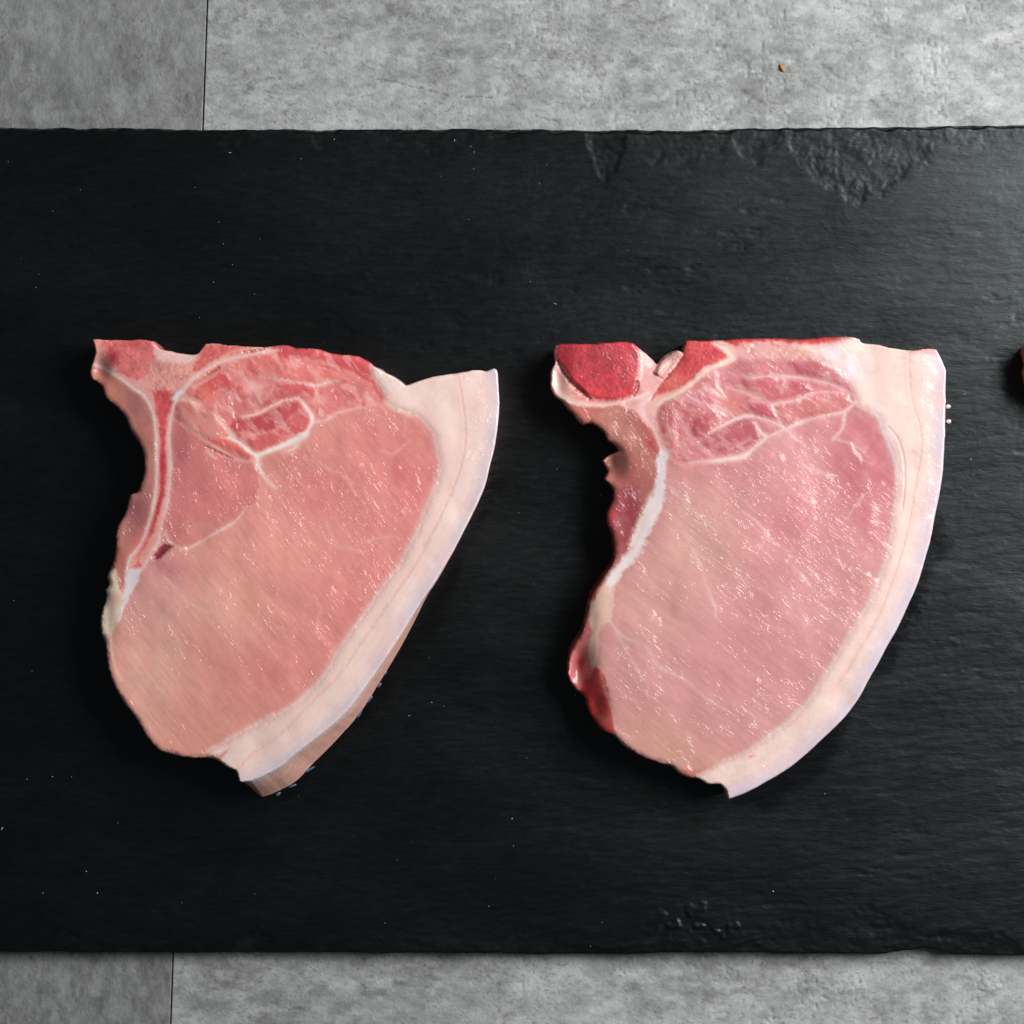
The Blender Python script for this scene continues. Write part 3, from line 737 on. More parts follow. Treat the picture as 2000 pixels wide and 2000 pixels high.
    c.seam(zI((1655, 955), (1750, 955), (1900, 880)) + zB((400, 690), (600, 640), (800, 600), (900, 580)), [5, 4, 3, 3, 2, 1.5], (233, 178, 172), seams[6], 2.5, 0.85)
    c.seam(zI((1050, 440), (1250, 470), (1500, 510), (1700, 540), (1850, 500)) + zB((420, 408), (480, 398)), [1, 2, 2.2, 5, 4, 2, 1], (234, 186, 180), seams[7], 2)
    c.seam(zI((1700, 540), (1700, 640), (1730, 740)), [3.5, 2.5, 1], (234, 180, 174), None, 2, 0.85)
    c.seam(zI((770, 1080), (1000, 1100), (1200, 1060), (1330, 980), (1420, 880)), [1, 1.5, 1.4, 1], (226, 150, 144), None, 1.6, 0.85)
    c.seam(zI((530, 770), (560, 900), (680, 1050), (740, 1130)), [2, 3, 5, 6], (234, 188, 178), None, 3, 0.75, wet=1.7)
    c.seam(zI((1110, 680), (1230, 570), (1350, 620)), 1.3, (228, 156, 150), None, 1.8, 0.8)
    c.seam(zI((120, 690), (300, 740), (420, 830)), [5, 5, 2], (238, 196, 178), None, 4, 0.8)
    c.seam(zI((640, 300), (800, 400), (950, 560), (1060, 750)), [1, 2, 4, 5], (232, 178, 174), None, 5, 0.6, wet=1.8)
    c.seam(zI((760, 255), (650, 300), (520, 430), (300, 560)), [2, 2.5, 2, 1], (232, 172, 162), None, 2, 0.75)
    c.seam(zI((430, 420), (560, 345)), [1, 3], (160, 34, 36), None, 2, 0.8, 1, -0.0006)
    c.seam(zI((440, 1250), (560, 1310), (720, 1380)), [1, 2, 0.5], (140, 56, 58), None, 2, 0.7, 1, -0.0005)
    c.seam(zI((440, 1290), (480, 1330), (520, 1370)), [4, 5, 2], (234, 190, 186), None, 3, 0.8)
    c.seam(zI((1000, 160), (1130, 160), (1260, 140)) , [3, 4, 1], (238, 200, 186), None, 3, 0.8)
    c.seam(zA((735, 1750), (800, 1850), (880, 1895), (960, 1880), (1150, 1775), (1350, 1650), (1430, 1545)), [3, 4, 4, 3.5, 5, 4, 1], (233, 186, 176), None, 2.5, 0.85)
    c.seam(zI((1560, 240), (1720, 270), (1932, 330)) + zB((420, 270), (600, 350), (720, 420), (830, 490), (880, 570)), [1, 2, 2, 3, 3, 2], (230, 150, 146), None, 3, 0.6, wet=1.9)
    # fine veins in the loin
    vc = (232, 172, 166)
    for pts, w in ((zK((860, 340), (1060, 430), (1200, 500), (1290, 560), (1350, 680), (1420, 760)), [0.6, 1.6, 1.6, 3.2, 1.6, 0.8]),
                   (zK((1020, 1090), (1060, 1210), (1110, 1330), (1160, 1410), (1300, 1420), (1480, 1470)), [0.8, 1.8, 2, 3.5, 1, 0.5]),
                   (zB((1050, 690), (1035, 780), (1030, 860)), [2.4, 1, 0.5]), (zB((1080, 910), (1020, 950), (930, 1020), (840, 985)), [1, 2, 2.6, 0.5]),
                   (zB((1000, 1490), (1120, 1500)), 0.8), (zD((500, 490), (545, 600), (520, 680), (512, 790), (600, 870), (700, 935)), [0.8, 2.2, 1, 1.4, 1, 0.6]),
                   (zK((300, 1130), (400, 1170), (440, 1220)), [0.6, 1.4, 0.6]), (zK((1500, 1340), (1700, 1290), (1850, 1280)), 0.6),
                   (zC((600, 270), (680, 340), (760, 440), (900, 520)), [1, 1.6, 1, 0.5]), (zC((640, 600), (690, 720), (740, 830)), [0.5, 1, 0.5])):
        c.seam(pts, w, vc, None, 2.8, 0.62, 1.6, 0.0)
    X_, Y_ = c.G.X, c.G.Y
    ca_, sa_ = 0.62, 0.79
    u_ = X_ * ca_ + Y_ * sa_; v_ = X_ * sa_ - Y_ * ca_
    isl = c.lab == loin
    fleck = sstep(0.42, 0.85, fbm(u_ / 11, v_ / 3.6, 191, 3, 0.6)) * sstep(-0.3, 0.5, c.n4 + c.n2)
    c.col = mixc(c.col, lin((232, 176, 166)), 0.20 * fleck * isl)
    isb = np.isin(c.lab, [back] + lobe)
    pale = sstep(0.10, 0.75, fbm(u_ / 30, v_ / 13, 195, 3, 0.55)); dark = sstep(0.15, 0.8, fbm(u_ / 26, v_ / 9, 197, 4, 0.6))
    c.col = mixc(c.col, lin((236, 184, 176)), 0.34 * pale * isb); c.col = mixc(c.col, lin((184, 66, 72)), 0.40 * dark * isb)
    web = sstep(0.085, 0.0, np.abs(fbm(u_ / 44 + 0.25 * c.n1, v_ / 24, 221, 2))) * sstep(-0.4, 0.5, c.n2 + 0.2)
    c.col = mixc(c.col, lin((238, 192, 184)), 0.55 * web * isb)
    c.col *= (1 + 0.02 * c.n3 + 0.015 * c.n1)[..., None]
    por = np.isin(c.lab, [i for i, q_ in enumerate(c.parts) if q_[0] == 'marrow'])
    c.col *= (1 + por * (0.12 * c.n3 + 0.08 * c.n1))[..., None]; c.z += por * 0.00005 * c.n3
    isf = c.lab == fat
    c.col *= (1 + isf * (0.030 * fbm((Dr) / 5.0, Y_ / 130, 199, 3) + 0.02 * c.n2))[..., None]
    pinkf = sstep(0.05, 0.8, fbm(X_ / 40, Y_ / 55, 201, 3)) * isf
    c.col = mixc(c.col, lin((238, 200, 190)), 0.35 * pinkf)
    # streaks that follow the grain
    st = fbm((c.G.X * 0.62 + c.G.Y * 0.79) / 60, (c.G.X * 0.79 - c.G.Y * 0.62) / 5, 91, 4, 0.6)
    lo = (c.lab == loin) | (c.lab == side)
    c.col *= (1 + 0.075 * st * lo)[..., None]
    c.wet = np.where(c.lab == loin, 0.88 * c.wet, c.wet) * (0.40 + 0.95 * sstep(-0.25, 0.55, fbm(X_ / 48, Y_ / 48, 211, 3)))
    c.wetblob(585, 925, 40, 50, 1.9, 0.5); c.wetblob(640, 960, 70, 60, 0.5); c.wetblob(440, 1230, 60, 110, 0.45, -0.6); c.wetblob(420, 1010, 50, 50, 0.5); c.wetblob(700, 1010, 90, 80, 0.3); c.wetblob(440, 960, 26, 30, 0.7)
    c.wetblob(925, 810, 26, 130, 1.5); c.wetblob(760, 790, 40, 18, 0.4); c.wetblob(640, 780, 30, 30, 0.6)
    c.wetblob(850, 950, 60, 130, -0.35, 0.2); c.wet = np.clip(c.wet, 0.03, 2.2)
    c.lift(560, 1050, 240, 260, 0.0010); c.lift(300, 1350, 130, 130, -0.0012); c.lift(230, 900, 60, 220, -0.0018); c.lift(205, 1180, 16, 60, -0.0015)
    c.lift(480, 790, 90, 60, 0.0005); c.lift(190, 720, 22, 26, -0.004)
    flare = [(826, 1171, 2), (803, 1208, 7), (775, 1253, 12), (742, 1301, 15), (710, 1348, 19), (677, 1390, 24), (630, 1432, 31), (582, 1469, 40), (534, 1505, 48), (491, 1525, 47), (470, 1526, 12), (460, 1505, -3), (366, 1481, -3), (208, 1298, -2), (280, 900, -3), (180, 663, -2), (297, 666, 0), (513, 678, -1), (718, 705, 1), (792, 752, 2), (848, 736, 3), (970, 722, -4), (972, 836, -4), (927, 995, -3), (874, 1100, -1)]
    c.col *= np.where((c.lab == fat)[..., None], 1.02, 1.25) * (1 + lo[..., None] * np.array([0, 0.07, 0.05]))
    return c.build('pork_chop', 'raw pork chop with Y-shaped rib bone and brown rind showing along its lower right edge', 'pork chops on the slate board', flare, rl, rind, (178, 84, 78), ((236, 200, 190), (238, 182, 164)))

def right_chop():
    out = (zE((150, 190), (500, 177), (800, 172), (850, 215), (900, 250), (960, 300), (1000, 345), (1050, 290), (1130, 240), (1190, 238), (1222, 260), (1245, 155), (1480, 150))
           + zF((0, 135), (250, 130), (440, 140), (600, 135), (720, 120), (980, 135), (1000, 165), (1130, 185), (1200, 205), (1430, 235), (1500, 225), (1620, 225), (1660, 290), (1700, 390), (1705, 560), (1700, 800), (1695, 1000), (1680, 1250), (1650, 1450), (1610, 1650), (1570, 1850))
           + zH((1540, 150), (1470, 380), (1390, 560), (1310, 740), (1230, 880), (1150, 1030), (1060, 1190), (960, 1370), (860, 1500), (700, 1660), (540, 1810), (400, 1925))
           + zG((1420, 1700), (1300, 1760), (1205, 1795), (1190, 1740), (1145, 1690), (1060, 1685), (1000, 1655), (940, 1655), (870, 1620), (820, 1575), (720, 1545), (620, 1510), (540, 1460), (470, 1410), (420, 1360), (350, 1330), (260, 1220), (220, 1100), (150, 1040), (110, 960), (110, 880), (130, 780), (200, 650), (240, 510), (260, 410), (340, 280), (420, 140))
           + zE((645, 1860), (630, 1780), (590, 1680), (590, 1600), (640, 1480), (640, 1400), (570, 1310), (600, 1240), (545, 1160), (600, 1110), (690, 1075), (640, 1020), (590, 990), (560, 920), (440, 840), (380, 850), (330, 800), (270, 730), (215, 660), (150, 610), (120, 560), (115, 480), (120, 390), (145, 330), (140, 230)))
    c = Chop(out, (1055, 640, 1870, 1580), seed=51)
    loin = c.part('loin_muscle', M_MUSCLE, math.radians(-38))
    fat = c.part('fat_cap', M_FAT, math.radians(-20))
    rind = c.part('rind', M_RIND, math.radians(55), fat)
    back = c.part('back_muscle', M_MUSCLE, math.radians(-35))
    flap = c.part('flank_flap', M_MUSCLE, math.radians(-50))
    bone = c.part('bone', M_BONE, 0.3)
    body = c.part('marrow', M_BONE, -0.7, bone)
    horn = c.part('marrow', M_BONE, 0.7, bone)
    cart = c.part('cartilage', M_FAT, 1.2, bone)
    trim, trim2, trim3, trim4 = [c.part('red_trim', M_MUSCLE, 1.0) for _ in range(4)]
    ftrim = c.part('fat_trim', M_FAT, 1.0)
    lobe = [c.part('muscle_lobe', M_MUSCLE, math.radians(a)) for a in (-10, -40, -30, -20, -15, -30, -75)]
    seams = [c.part('fat_seam', M_FAT, 0.3) for _ in range(6)]
    c.base((218, 143, 142), loin)
    c.blob(1690, 910, 80, 170, (196, 100, 108), 1.0, -0.15); c.blob(1560, 1020, 110, 90, (214, 120, 130), 0.7); c.blob(1360, 1060, 90, 110, (222, 158, 150), 0.75)
    c.blob(1280, 1180, 80, 90, (220, 156, 146), 0.7); c.blob(1500, 1300, 150, 90, (206, 132, 136), 0.5); c.blob(1300, 1450, 100, 40, (210, 148, 130), 0.75, 0.4)
    c.blob(1640, 1160, 70, 120, (210, 138, 138), 0.6); c.blob(1420, 920, 90, 30, (208, 118, 124), 0.6); c.blob(1580, 850, 70, 40, (206, 120, 126), 0.6); c.blob(1450, 1200, 90, 60, (214, 138, 142), 0.5); c.blob(1500, 1400, 100, 40, (212, 142, 138), 0.5)
    # back muscles
    c.region(zJ((-40, 700), (60, 570), (200, 500), (300, 430), (500, 280), (750, 200), (700, 60), (560, -60), (1900, -60), (1860, 120), (1780, 420), (1810, 560), (1700, 660), (1500, 690), (1280, 755), (1130, 840), (950, 930), (780, 1050), (550, 1095), (280, 1130), (170, 1090), (60, 900), (10, 760)), (213, 126, 128), back, 3, vary=0.12)
    c.region(zJ((560, 40), (640, 0), (1100, -30), (1900, -60), (1850, 90), (1480, 140), (1480, 200), (1250, 190), (1000, 180), (800, 200)), (232, 168, 164), None, 8, 0.9, vary=0.08, wet=1.2)
    c.region(zJ((600, -40), (1900, -60), (1840, 60), (1700, 55), (1500, 60), (1380, 70), (1200, 40), (900, 40), (720, 70), (620, 40)), (206, 62, 62), trim, 5, 0.95, vary=0.2, jag=3)
    c.blob(1560, 690, 36, 10, (226, 150, 120), 0.6)
    for k, (pts, cc) in enumerate(((((800, 400), (950, 370), (1200, 380), (1350, 400), (1400, 470), (1250, 525), (1050, 565), (920, 520), (800, 450)), (197, 92, 98)),
                                   (((830, 575), (950, 570), (1040, 620), (1100, 720), (950, 695), (850, 650)), (186, 76, 88)),
                                   (((500, 870), (620, 815), (800, 745), (890, 770), (930, 870), (900, 950), (700, 1010), (520, 1020), (420, 950)), (186, 84, 92)),
                                   (((390, 690), (500, 675), (610, 700), (560, 760), (480, 830), (430, 900), (340, 880), (330, 790)), (194, 82, 90)),
                                   (((1200, 205), (1500, 230), (1650, 300), (1760, 400), (1740, 450), (1600, 390), (1450, 330), (1280, 300)), (197, 108, 114)),
                                   (((1090, 625), (1300, 555), (1550, 505), (1720, 520), (1760, 580), (1650, 650), (1350, 710), (1200, 790), (1120, 720)), (206, 116, 113)),
                                   (((60, 620), (130, 560), (240, 550), (260, 640), (200, 660), (170, 760), (190, 900), (180, 1060), (90, 890), (45, 730)), (209, 122, 118)))):
        c.region(zJ(*pts), cc, lobe[k], 5, 0.8, vary=0.12, dz=0.0003)
    c.blob(1415, 795, 14, 20, (218, 120, 108), 0.7); c.blob(1435, 795, 18, 18, (218, 124, 112), 0.6); c.blob(1440, 862, 45, 10, (182, 80, 92), 0.5, -0.4)
    # flap left of the cartilage
    c.region(zE((200, 640), (420, 690), (720, 690), (840, 790), (950, 900), (1030, 1040), (1010, 1230), (960, 1400), (870, 1620), (800, 1800), (740, 1932), (500, 1960), (400, 1500), (450, 1000), (100, 700)), (197, 124, 110), flap, 3, wet=1.4, vary=0.12)
    c.blob(1222, 1000, 46, 88, (158, 62, 74), 0.95, 0.2); c.blob(1210, 1045, 30, 30, (160, 52, 70), 0.8); c.blob(1265, 850, 14, 50, (186, 66, 70), 0.8, -0.4); c.blob(1232, 820, 22, 20, (170, 86, 86), 0.6)
    c.blob(1140, 805, 28, 18, (206, 96, 86), 0.8, 0.5); c.blob(1262, 930, 22, 26, (190, 108, 104), 0.6); c.blob(1198, 905, 22, 22, (176, 110, 92), 0.8)
    c.blob(1195, 1010, 8, 18, (200, 52, 60), 0.7)
    # bone: vertebra body, horn and the pale web between
    c.region(zE((60, 150), (1260, 120), (1480, 130), (1700, 250), (1640, 330), (1450, 400), (1280, 540), (1060, 640), (990, 760), (980, 900), (900, 830), (840, 760), (700, 690), (520, 710), (330, 690), (200, 660), (90, 620)), (238, 176, 168), bone, 3, wet=0.9, rnd=5, vary=0.07)
    c.region(zE((165, 150), (800, 130), (850, 230), (862, 350), (850, 470), (820, 560), (750, 620), (620, 648), (480, 640), (380, 590), (290, 500), (225, 400), (165, 330)), (204, 58, 70), body, 4, jag=2.2, wet=1.0, vary=0.28, dz=0.0007, rnd=7)
    c.blob(1200, 770, 60, 14, (226, 62, 66), 0.9); c.blob(1235, 730, 12, 36, (204, 84, 84), 0.6); c.blob(1105, 690, 22, 26, (150, 20, 48), 0.7); c.blob(1140, 745, 14, 16, (176, 16, 50), 0.6); c.blob(1180, 700, 40, 20, (160, 62, 74), 0.5)
    c.seam(zE((170, 330), (230, 430), (300, 520), (390, 600), (430, 630)), [4, 5, 6, 3], (142, 12, 30), None, 3, 0.85, 1.5, -0.0008)
    c.seam(zE((840, 500), (835, 550), (800, 610)), [2, 2, 0.6], (92, 14, 20), None, 1.5, 0.9, 0.5, -0.0008)
    c.region(zE((1240, 130), (1480, 130), (1540, 200), (1610, 290), (1560, 330), (1400, 375), (1250, 520), (1060, 590), (950, 650), (1050, 490), (1160, 370), (1225, 250)), (206, 66, 70), horn, 4, wet=0.7, vary=0.22)
    c.blob(1310, 745, 30, 20, (226, 116, 104), 0.8, 0.6); c.blob(1395, 690, 22, 12, (184, 40, 54), 0.7)
    c.region(zE((860, 220), (960, 280), (1000, 345), (1130, 235), (1225, 235), (1180, 340), (1080, 460), (960, 600), (870, 560), (865, 350)), (240, 172, 166), None, 4, vary=0.06, wet=0.9)
    c.seam(zE((1010, 420), (1060, 340), (1130, 280), (1190, 250)), [6, 9, 10, 6], (244, 184, 172), None, 4, 0.9, 1, 0.0012)
    c.seam(zE((960, 420), (1060, 480), (1130, 400), (1225, 270)), [0.5, 1, 1.2, 1], (196, 70, 74), None, 2, 0.8, 0.5, -0.0005)
    c.blob(1282, 700, 10, 8, (130, 60, 80), 0.8)
    c.seam(zE((950, 640), (1050, 490), (1160, 370), (1222, 255)), [1, 1.2, 1.2, 1], (214, 120, 112), None, 2, 0.7, 0.5, -0.0004)
    c.seam(zE((130, 420), (150, 520), (190, 600), (260, 640)), [10, 11, 11, 8], (240, 190, 176), None, 5, 0.9, 2)
    c.seam(zE((225, 655), (350, 680), (550, 688), (720, 660), (860, 620), (930, 600)), [3, 3.5, 4, 4.5, 6, 6], (244, 208, 200), None, 2.5, 0.9, wet=1.4)
    c.seam(zE((300, 600), (420, 650), (600, 668), (760, 635)), [4, 4, 3, 2], (232, 120, 112), None, 5, 0.6)
    c.seam(zJ((530, 50), (640, 110), (700, 180), (560, 245), (420, 330), (290, 440), (200, 500), (60, 570), (0, 640)), [4, 8, 8, 5, 4.5, 5, 6, 5, 3], (242, 202, 186), seams[4], 3)
    c.seam(zE((930, 610), (880, 700), (900, 790), (970, 890), (1010, 980), (1045, 1070)), [12, 12, 8, 4, 3, 5], (242, 186, 180), None, 4, 0.9)
    c.seam(zE((985, 740), (1000, 860), (1020, 980), (1050, 1070), (1100, 1120)), [2, 2, 2, 3, 4], (240, 184, 178), seams[5], 2.5, 0.9)
    # cartilage and the white strip that runs down into the rim
    c.region(zE((1030, 1050), (1085, 1110), (1075, 1250), (1055, 1500), (990, 1650), (920, 1800), (880, 1932)) + zG((650, 10), (560, 150), (480, 240), (420, 330), (395, 480), (385, 570), (345, 560), (320, 460), (350, 320), (440, 180), (510, 100), (560, 0)) + zE((800, 1800), (870, 1620), (960, 1450), (1010, 1250), (1005, 1150)), (236, 214, 212), cart, 5, jag=3.5, wet=0.6)
    c.seam(zE((1040, 1110), (1030, 1250), (1000, 1450), (960, 1600)), [6, 7, 6, 2], (222, 208, 220), None, 6, 0.6, core=False)
    c.seam(zE((960, 1450), (900, 1600), (850, 1720), (790, 1880)), [7, 9, 10, 8], (244, 206, 192), None, 7, 0.75, 3)
    c.region(zG((320, 330), (400, 330), (400, 480), (385, 570), (330, 620), (310, 760), (300, 860), (260, 900), (235, 780), (250, 620), (255, 450)), (238, 190, 172), ftrim, 4, jag=3, vary=0.08)
    c.seam(zG((340, 560), (320, 700), (310, 850)), [1, 1.4, 1], (226, 140, 120), None, 3, 0.7)
    # dark red trimmings on the lower left rim
    c.region(zG((420, 60), (430, 150), (360, 260), (330, 330), (270, 440), (180, 440), (260, 250), (380, 60)), (176, 66, 50), trim2, 4, vary=0.15)
    c.region(zG((60, 1000), (60, 800), (190, 640), (240, 560), (265, 640), (245, 780), (262, 900), (250, 1000), (200, 1140)), (208, 114, 110), trim3, 4, vary=0.2, wet=1.2)
    c.blob(1135, 1297, 9, 16, (182, 14, 34), 0.95, 0.2); c.blob(1120, 1320, 9, 14, (190, 88, 94), 0.7)
    c.region(zG((255, 920), (300, 890), (345, 940), (380, 1050), (410, 1180), (420, 1300), (425, 1360), (330, 1360), (160, 1160)), (198, 60, 60), trim4, 4, vary=0.2, wet=1.4)
    c.blob(1150, 1345, 10, 24, (150, 14, 32), 0.8); c.blob(1185, 1405, 12, 14, (202, 100, 88), 0.7)
    c.seam(zG((330, 930), (360, 1050), (410, 1200), (440, 1340), (490, 1410), (560, 1470)), [1, 1.2, 1.5, 2, 2.6, 1], (232, 184, 164), None, 2.4, 0.85)
    c.region(zG((870, 1590), (1000, 1590), (1200, 1525), (1150, 1570), (1050, 1600), (990, 1640), (940, 1690), (850, 1640)), (206, 110, 96), None, 4, 0.9)
    # fat cap
    inner = zJ((1300, 100), (1480, 190), (1570, 250), (1680, 310), (1750, 390), (1765, 440), (1820, 560)) + zF((970, 690), (1080, 740), (1150, 790), (1180, 900), (1220, 980), (1260, 1080), (1300, 1200), (1310, 1400), (1290, 1560), (1260, 1750)) + zH((1250, 20), (1200, 220), (1120, 430), (1000, 660), (860, 890), (720, 1120), (560, 1370), (400, 1540), (200, 1690), (0, 1820)) + zG((1200, 1525), (1080, 1590), (985, 1640))
    c.region(inner + [(1360, 1560), (1420, 1620), (1900, 1200), (1930, 640), (1690, 640), (1640, 668)], (241, 217, 206), fat, 11, jag=2.2, wet=0.28, dz=0.0004, rnd=3.5, vary=0.02)
    rl = out[out.index(zF((1620, 225))[0]):out.index(zG((1205, 1795))[0]) + 1]
    Dr = c.seam(rl, 20, (214, 204, 218), None, 14, 0.95, 3, 0, core=False)
    c.seam(inner[8:-4], 7, (238, 206, 202), None, 9, 0.5, 1.5, 0.0, core=False)
    c.blob(1625, 690, 18, 12, (236, 230, 238), 0.9); c.blob(1662, 720, 18, 24, (238, 228, 234), 0.8, -0.5); c.blob(1730, 700, 26, 30, (246, 226, 208), 0.7)
    c.seam(zF((1110, 690), (1170, 790), (1200, 880), (1240, 990), (1280, 1090), (1320, 1300)), [6, 7, 8, 7, 6, 3], (230, 214, 220), None, 7, 0.55, 1.5, 0.0, wet=0.8, core=False)
    c.seam(zF((1230, 880), (1300, 970), (1350, 1130), (1360, 1350), (1340, 1560)), [0.5, 0.9, 0.9, 0.5], (214, 150, 138), None, 1.6, 0.8, 0.4, -0.0002)
    c.seam(zF((850, 240), (840, 330), (870, 420)), [0.8, 1.2, 0.6], (238, 186, 176), None, 3, 0.6, 0.5, 0)
    c.seam(zF((1130, 660), (1200, 690)), 2, (240, 176, 170), None, 4, 0.6)
    line = zF((1400, 240), (1395, 450), (1420, 650), (1490, 900), (1490, 1100), (1440, 1400), (1400, 1650)) + zH((1350, 50), (1260, 330), (1150, 620), (960, 950), (860, 1130), (740, 1300))
    c.seam(line, [9, 9, 6, 4, 3, 4, 5, 4], (244, 206, 194), None, 8, 0.7, 1.2, 0)
    c.seam(line, [0.4, 0.6, 1.4, 1.6, 1.3, 1.3, 1.6, 0.6], (230, 168, 152), None, 5.0, 0.5, 1.2, -0.0001, core=False)
    c.seam(zF((1430, 1080), (1460, 1110)), 1.6, (232, 130, 126), None, 4, 0.7)
    c.seam(zG((1355, 1500), (1380, 1490)), 1.8, (224, 76, 82), None, 2, 0.9)
    c.region(zF((1380, 190), (1640, 190), (1660, 300), (1600, 270), (1400, 260)), (224, 130, 118), None, 5, 0.55)
    # seams between the back muscles
    sm = (238, 196, 194)
    c.seam(zJ((490, 850), (600, 790), (720, 730), (820, 700), (950, 720), (1080, 770), (1150, 800)), [3, 4.5, 4.5, 4, 3, 4, 5], sm, seams[0])
    c.seam(zJ((1150, 800), (1100, 720), (1060, 610)), [3, 2.5, 2], sm, None, 2, 0.85)
    c.seam(zJ((1050, 600), (1200, 575), (1300, 550), (1450, 490), (1700, 490)), [3, 4.5, 4, 2, 0.8], sm, seams[1], 2, 0.9)
    c.seam(zJ((1060, 600), (950, 550), (820, 500), (650, 440)), [3, 4, 4, 3], (234, 182, 182), None, 3, 0.8, wet=1.8)
    c.seam(zJ((780, 330), (860, 360), (1000, 342), (1200, 345), (1400, 375), (1600, 425), (1780, 510)), [3, 4, 3, 5, 5, 3, 2], (236, 188, 186), seams[2], 3, 0.85, wet=1.4)
    c.seam(zJ((1810, 570), (1700, 660), (1500, 700), (1300, 760), (1140, 830), (1000, 900), (900, 980), (800, 1060), (650, 1090), (450, 1110), (250, 1130)), [4, 3, 4, 4, 5, 6, 4, 9, 8, 5, 3], (240, 198, 192), seams[3], 3, 0.95)
    c.seam(zJ((900, 765), (950, 850), (990, 880)), [3, 6, 9], (240, 198, 194), seams[3], 3)
    c.seam(zJ((380, 920), (430, 980), (520, 1060)), [2, 4, 3], (232, 176, 174), None, 4, 0.75, wet=1.6)
    c.seam(zJ((450, 440), (540, 490), (620, 540)), [4, 7, 4], (236, 190, 184), None, 4, 0.75, wet=1.4)
    c.seam(zJ((320, 540), (480, 600), (600, 640), (720, 700)), [8, 9, 8, 5], (232, 176, 178), None, 9, 0.6, wet=1.9)
    c.seam(zJ((150, 620), (220, 720), (300, 860), (340, 940)), [3, 5, 4, 3], (232, 170, 172), None, 6, 0.6, wet=1.7)
    c.seam(zJ((200, 930), (240, 1000), (300, 1090)), [3, 4, 3], (230, 166, 168), None, 6, 0.55, wet=1.5)
    c.seam(zJ((860, 900), (760, 960), (640, 1010)), [5, 7, 4], (228, 160, 164), None, 8, 0.5)
    c.seam(zJ((180, 1090), (270, 1160), (400, 1130), (500, 1090)), [5, 5, 3, 2], (232, 130, 128), None, 6, 0.7)
    # veins in the loin
    vc = (238, 190, 184)
    for pts, w in ((zG((900, -40), (940, 40), (980, 120), (1030, 230), (1050, 330), (1110, 470), (1120, 545)), [0.5, 1.4, 1.6, 2.6, 1.4, 3, 1]),
                   (zG((370, 540), (450, 650), (500, 690), (560, 710), (640, 755), (720, 880), (820, 930), (930, 990), (1010, 1070), (1130, 1150), (1250, 1220)), [5, 2.6, 2.2, 3, 4, 1.4, 2.6, 2.2, 2, 1, 0.5]),
                   (zG((440, 650), (500, 770), (570, 890), (620, 970)), [1, 1.6, 2.4, 0.8]),
                   (zL((0, 640), (200, 780), (330, 950), (480, 1080), (620, 1190), (690, 1230)), [1, 2, 2.4, 2.2, 3, 1]),
                   (zL((740, 60), (900, 110), (1050, 170), (1200, 190)), [1, 2, 1.4, 0.6]),
                   (zF((780, 970), (880, 1010), (980, 1055), (1020, 1090), (1040, 1040)), [1, 1.8, 1, 2, 0.6]), (zF((860, 760), (840, 880), (760, 980)), [4, 4, 3]),
                   (zE((1085, 1330), (1150, 1420), (1300, 1560), (1500, 1760)), [1.4, 2, 1, 0.4]), (zE((920, 1830), (1000, 1932)), [1.6, 0.6]),
                   (zL((640, 1320), (750, 1430), (830, 1560)), [0.6, 1.2, 0.6]), (zF((1020, 1440), (900, 1600), (880, 1640)), [0.5, 1.4, 0.8]), (zF((1000, 1150), (1090, 1190)), 0.8)):
        c.seam(pts, w, vc, None, 2.8, 0.66, 1.5, 0.0)
    X_, Y_ = c.G.X, c.G.Y
    ca_, sa_ = 0.79, 0.62
    u_ = X_ * ca_ + Y_ * sa_; v_ = X_ * sa_ - Y_ * ca_
    isl = c.lab == loin
    fleck = sstep(0.42, 0.85, fbm(u_ / 11, v_ / 3.6, 191, 3, 0.6)) * sstep(-0.3, 0.5, c.n4 + c.n2)
    c.col = mixc(c.col, lin((232, 176, 166)), 0.20 * fleck * isl)
    isb = np.isin(c.lab, [back] + lobe)
    pale = sstep(0.10, 0.75, fbm(u_ / 30, v_ / 13, 195, 3, 0.55)); dark = sstep(0.15, 0.8, fbm(u_ / 26, v_ / 9, 197, 4, 0.6))
    c.col = mixc(c.col, lin((236, 184, 176)), 0.34 * pale * isb); c.col = mixc(c.col, lin((184, 66, 72)), 0.40 * dark * isb)
    web = sstep(0.085, 0.0, np.abs(fbm(u_ / 44 + 0.25 * c.n1, v_ / 24, 221, 2))) * sstep(-0.4, 0.5, c.n2 + 0.2)
    c.col = mixc(c.col, lin((238, 192, 184)), 0.55 * web * isb)
    c.col *= (1 + 0.02 * c.n3 + 0.015 * c.n1)[..., None]
    por = np.isin(c.lab, [i for i, q_ in enumerate(c.parts) if q_[0] == 'marrow'])
    c.col *= (1 + por * (0.12 * c.n3 + 0.08 * c.n1))[..., None]; c.z += por * 0.00005 * c.n3
    isf = c.lab == fat
    c.col *= (1 + isf * (0.030 * fbm((Dr) / 5.0, Y_ / 130, 199, 3) + 0.02 * c.n2))[..., None]
    pinkf = sstep(0.05, 0.8, fbm(X_ / 40, Y_ / 55, 201, 3)) * isf
    c.col = mixc(c.col, lin((238, 200, 190)), 0.35 * pinkf)
    st = fbm((c.G.X * 0.79 + c.G.Y * 0.62) / 60, (c.G.X * 0.62 - c.G.Y * 0.79) / 5, 95, 4, 0.6)
    c.col *= (1 + 0.07 * st * (c.lab == loin))[..., None]
    c.wet = np.where(c.lab == loin, 0.90 * c.wet, c.wet) * (0.35 + 0.95 * sstep(-0.35, 0.6, fbm(X_ / 62, Y_ / 62, 213, 3)))
